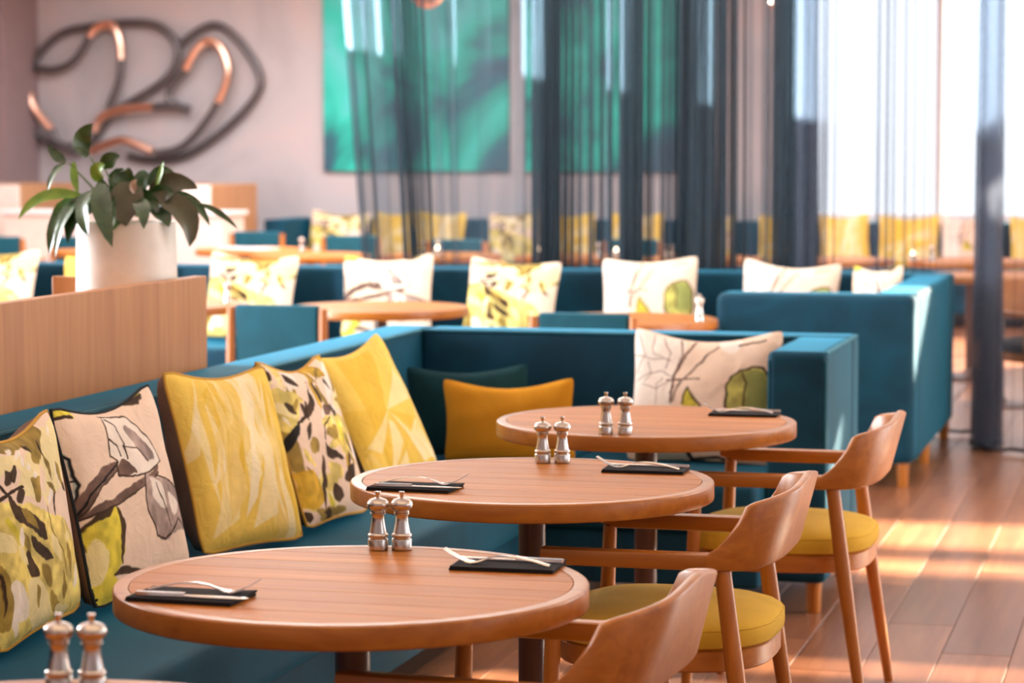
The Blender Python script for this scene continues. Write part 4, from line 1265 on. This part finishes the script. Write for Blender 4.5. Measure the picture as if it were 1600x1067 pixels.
def flame_mat():
    m, nt, ln, p = new_mat('tealight_flame')
    p.inputs['Emission Color'].default_value = (1.0, 0.72, 0.45, 1)
    p.inputs['Emission Strength'].default_value = 26.0
    p.inputs['Base Color'].default_value = (1.0, 0.7, 0.4, 1)
    return m
M_FLAME = flame_mat()
tea = None
for x, lb in ((-4.72, 'glowing tealight at the slanting voile column'), (-4.03, 'glowing tealight behind the first dense voile fold'), (-3.52, 'glowing tealight right of the first dense folds, left of a pair'),
              (-3.17, 'glowing tealight behind the middle of the dense voile, left one'), (-3.02, 'glowing tealight behind the middle of the dense voile, right one'), (-2.42, 'glowing tealight behind the right end of the dense voile, left of two'),
              (-2.33, 'glowing tealight behind the right end of the dense voile, right of two'), (-1.62, 'glowing tealight straight above the tucked corner cushion')):
    if tea is None:
        tea = thing('tealight', lb, 'tealight', (x, 16.10, 0.7405), 0, GT4)
        MB().lathe([(0.022, 0.0), (0.027, 0.004), (0.029, 0.045), (0.026, 0.045), (0.024, 0.012), (0.0, 0.012)], 16).build('glass_cup', M_TGLASS, tea)
        MB().lathe([(0.0, 0.022), (0.008, 0.030), (0.0095, 0.040), (0.005, 0.056), (0.0, 0.066)], 10).build('flame', M_FLAME, tea)
        MB().lathe([(0.0225, 0.0125), (0.0225, 0.022), (0.0, 0.022)], 14).build('wax', M_WHITE, tea)
    else:
        dup(tea, lb, (x, 16.10, 0.7405))
fc = MB().box(-0.21, 0.21, -0.10, 0.10, 0.0, 0.012).build('reflection_slab', M_WHITE, None, bevel=0.004, loc=(-6.27, 16.70, 0.7405))  # added white slab imitating the window's reflection on the table
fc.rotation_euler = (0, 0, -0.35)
tag(fc, 'white slab imitating a window reflection on a far round table', 'reflection')

# wall pieces
WY = 21.70
def picture(label, x0, x1, z0, z1, seed):
    cx = (x0 + x1) / 2
    p = thing('painting', label, 'painting', (cx, WY, z0))
    MB().box(x0 - cx, x1 - cx, -0.05, -0.008, 0, z1 - z0).build('canvas', painting_mat(seed), p, smooth=False, bevel=0.004, seg=1)
    MB().box(x0 - cx + 0.03, x1 - cx - 0.03, -0.0079, -0.0005, 0.03, z1 - z0 - 0.03).build('stretcher', M_FARWOOD, p, smooth=False)
picture('green abstract painting on the far wall, left one, partly clear of the voile', -7.40, -5.70, 1.225, 3.25, 1)
picture('green abstract painting on the far wall, right one, wholly behind the voile', -5.55, -4.20, 1.225, 3.25, 2)

sc_ = thing('wall_sculpture', 'looping dark and copper tube sculpture on the far wall above the plant', 'sculpture', (-9.0, WY, 1.2))
def spline(pts, closed=False, k=3):
    p = [Vector(q) for q in pts]
    for _ in range(k):
        q = []
        n = len(p)
        if not closed:
            q.append(p[0])
        for i in range(n if closed else n - 1):
            a, b = p[i], p[(i + 1) % n]
            q += [a * 0.75 + b * 0.25, a * 0.25 + b * 0.75]
        if not closed:
            q.append(p[-1])
        p = q
    return p
SCULPTURE = [  # material, distance from the wall, points on the wall plane
    ('wire', 0.09, [(-0.61, 0.27), (-0.83, 0.23), (-1.09, 0.30), (-1.27, 0.44), (-1.32, 0.62), (-1.27, 0.82), (-1.17, 1.03), (-1.01, 1.20), (-0.84, 1.30), (-0.60, 1.33), (-0.31, 1.36), (-0.03, 1.36), (0.13, 1.29), (0.24, 1.16), (0.24, 1.02), (0.15, 0.87), (-0.01, 0.76), (-0.20, 0.66), (-0.39, 0.56), (-0.51, 0.41), (-0.61, 0.28)]),
    ('copper', 0.15, [(-1.22, 0.78), (-1.15, 0.58), (-0.98, 0.40)]),
    ('wire', 0.15, [(-0.98, 0.40), (-0.94, 0.28), (-0.72, 0.19)]),
    ('wire', 0.14, [(-1.14, 0.96), (-0.97, 0.93), (-0.79, 0.98), (-0.67, 1.11), (-0.60, 1.24)]),
    ('copper', 0.14, [(-0.60, 1.24), (-0.52, 1.33), (-0.38, 1.35), (-0.30, 1.23), (-0.29, 1.03)]),
    ('wire', 0.14, [(-0.29, 1.03), (-0.31, 0.83), (-0.42, 0.59)]),
    ('wire', 0.06, [(0.24, 1.15), (0.41, 1.28), (0.60, 1.35), (0.78, 1.23), (0.95, 1.01), (1.03, 0.84), (0.97, 0.68), (0.77, 0.47), (0.46, 0.24), (0.21, 0.13), (-0.08, 0.12), (-0.27, 0.16)]),
    ('copper', 0.15, [(0.33, 0.93), (0.42, 1.10), (0.55, 1.21), (0.68, 1.13), (0.75, 0.93), (0.71, 0.77), (0.64, 0.64)]),
    ('wire', 0.15, [(0.64, 0.64), (0.55, 0.50), (0.40, 0.32), (0.25, 0.21), (0.03, 0.18)]),
    ('wire', 0.12, [(0.33, 0.93), (0.16, 0.77), (0.15, 0.64), (0.33, 0.58)]),
    ('copper', 0.17, [(-0.55, 0.38), (-0.51, 0.49), (-0.38, 0.56), (-0.20, 0.59), (0.02, 0.60)]),
    ('wire', 0.13, [(0.02, 0.60), (0.20, 0.62), (0.36, 0.58)]),
    ('copper', 0.19, [(-0.58, 0.20), (-0.43, 0.26), (-0.27, 0.31), (-0.13, 0.26), (0.02, 0.20)]),
]
for mt, dep, pts in SCULPTURE:
    MB().tube(spline([(x, -dep, z) for x, z in pts]), 0.036 if mt == 'wire' else 0.040, 8).build('copper_tube' if mt == 'copper' else 'tube', M_COPPER if mt == 'copper' else M_WIRE, sc_)
for x, z in ((-1.0, 1.2), (0.2, 1.2), (0.7, 0.4), (-0.9, 0.25)):
    MB().tube([(x, -0.001, z), (x, -0.12, z)], 0.012, 6).build('wall_fixing', M_WIRE, sc_)

# ---------------------------------------------------------------- voile curtains hung from a curved ceiling rail
def table_at(tab, s):
    if s <= tab[0][0]:
        return tab[0][1:]
    for a, b in zip(tab, tab[1:]):
        if s <= b[0]:
            f = (s - a[0]) / (b[0] - a[0])
            return [p + (q - p) * f for p, q in zip(a[1:], b[1:])]
    return tab[-1][1:]

def curtain(label, path, tab, mat, z0, z1, seed, slant=None):
    """path: polyline in plan; tab: (distance, folds per metre, fold depth)"""
    rr = random.Random(seed)
    pts = [Vector((x, y, 0)) for x, y in path]
    seg = [(b - a).length for a, b in zip(pts, pts[1:])]
    L = sum(seg)
    n = int(L * 190)
    nz = 7
    top = thing('sheer_curtain', label, 'curtain', (pts[0].x, pts[0].y, 0))
    org = pts[0]
    phase, amp_j = 0.0, 1.0
    cols = []
    for i in range(n + 1):
        s = L * i / n
        q, k = s, 0
        while k < len(seg) - 1 and q > seg[k]:
            q -= seg[k]; k += 1
        t = (pts[k + 1] - pts[k]).normalized()
        p = pts[k] + t * q
        nrm = Vector((-t.y, t.x, 0))
        fr, am = table_at(tab, s)
        phase += 2 * math.pi * fr * L / n * (1 + 0.45 * math.sin(s * 9.1 + seed) + 0.3 * math.sin(s * 23.7 + 2 * seed))
        am *= 1 + 0.45 * math.sin(s * 13.3 + seed * 1.7)
        cols.append((p, t, nrm, phase, am, fr))
    vs, fs = [], []
    for i, (p, t, nrm, ph, am, fr) in enumerate(cols):
        for j in range(nz + 1):
            f = j / nz
            z = z0 + (z1 - z0) * f
            a = am * (1.0 - 0.25 * f)
            w = ph + 0.35 * math.sin(2.2 * f + ph * 0.13)
            off = a * math.sin(w)
            lat = 0.45 * a * math.sin(2 * w)
            q = p + nrm * off + t * lat
            if slant:
                q = q + t * slant(i / n * L, z)
            vs.append((q.x - org.x, q.y - org.y, z))
    for i in range(n):
        for j in range(nz):
            a = i * (nz + 1) + j
            fs.append((a, a + nz + 1, a + nz + 2, a + 1))
    MB().add(vs, fs).build('voile', mat, top)
    hem = MB()
    step = 2
    hem.tube([(vs[i * (nz + 1)][0], vs[i * (nz + 1)][1], z0 + 0.012) for i in range(0, n + 1, step)], 0.009, 5)
    hem.build('weighted_hem', M_RAIL, top)
    rl = MB()
    rl.tube([(q.x - org.x, q.y - org.y, z1 + 0.012) for q in pts], 0.014, 6)
    rl.build('rail', M_RAIL, top)
    return top

# left, gathered part: thin veil on the left, dense folds to the right
def slant(s, z):
    k = max(0.0, 1.0 - s / 1.0)
    return (z - 3.0) * -0.075 * k
tabA = [(0.0, 9, 0.045), (0.16, 10, 0.045), (0.28, 12, 0.03), (0.36, 26, 0.055), (0.46, 26, 0.055), (0.54, 7, 0.02), (1.1, 7, 0.025), (1.20, 24, 0.055), (1.34, 24, 0.055),
        (1.40, 13, 0.045), (1.50, 23, 0.055), (1.70, 24, 0.055), (1.78, 13, 0.045), (1.88, 24, 0.055), (2.12, 24, 0.06), (2.2, 15, 0.045), (2.3, 25, 0.055), (2.6, 22, 0.055)]
curtain('dark voile curtain behind the second-row banquette, thin at its left, gathered densely rightwards', [(-4.46, 13.16), (-1.82, 13.16)], tabA, M_SHEER, 0.012, 3.34, 3, slant)
tabB = [(0.0, 16, 0.045), (0.14, 15, 0.045), (0.20, 10, 0.04), (0.34, 10, 0.035), (0.42, 16, 0.045), (0.48, 9, 0.03), (0.90, 9, 0.03), (0.97, 11, 0.055), (1.70, 11, 0.055), (1.80, 9, 0.03), (3.0, 9, 0.03)]
curtain('pale backlit voile curtain before the window, with a dark column of folds reaching the floor', [(-1.90, 13.0), (-0.93, 13.0), (-0.88, 12.28), (-0.22, 12.26)], tabB, M_SHEER_BACKLIT, 0.012, 3.34, 8)

# ---------------------------------------------------------------- copper pendants whose lower ends reach into the picture
def pendant(label, loc, globes):
    p = thing('pendant_lamp', label, 'lamp', loc)
    for i, (x, y, z, r) in enumerate(globes):
        prof = [(0.0, z - r)] + [(r * math.sin(math.pi * k / 12), z - r * math.cos(math.pi * k / 12)) for k in range(1, 12)] + [(0.0, z + r)]
        MB().lathe(prof, 20, x, y).build('copper_globe', M_COPPER, p)
        MB().tube([(x, y, z + r * 0.95), (x * 0.5, y * 0.5, 0.62)], 0.006, 6).build('rod', M_COPPER, p)
    MB().tube([(0, 0, 0.60), (0, 0, 3.39 - loc[2])], 0.008, 6).build('cord', M_RAIL, p)
    MB().lathe([(0.07, 3.36 - loc[2]), (0.07, 3.399 - loc[2])], 20).build('canopy', M_COPPER, p)
    return p
pendant('copper globe pendant at the top edge above the voile, left one', (-4.16, 14.0, 2.23), [(0, 0, 0.11, 0.105), (-0.13, 0.1, 0.26, 0.07), (0.12, -0.08, 0.30, 0.07)])
pendant('copper globe pendant at the top edge before the dark voile, right one', (-2.14, 14.0, 2.19), [(-0.04, 0, 0.055, 0.03), (0.028, 0.02, 0.038, 0.034), (0.0, -0.1, 0.30, 0.07), (0.1, 0.08, 0.35, 0.07)])
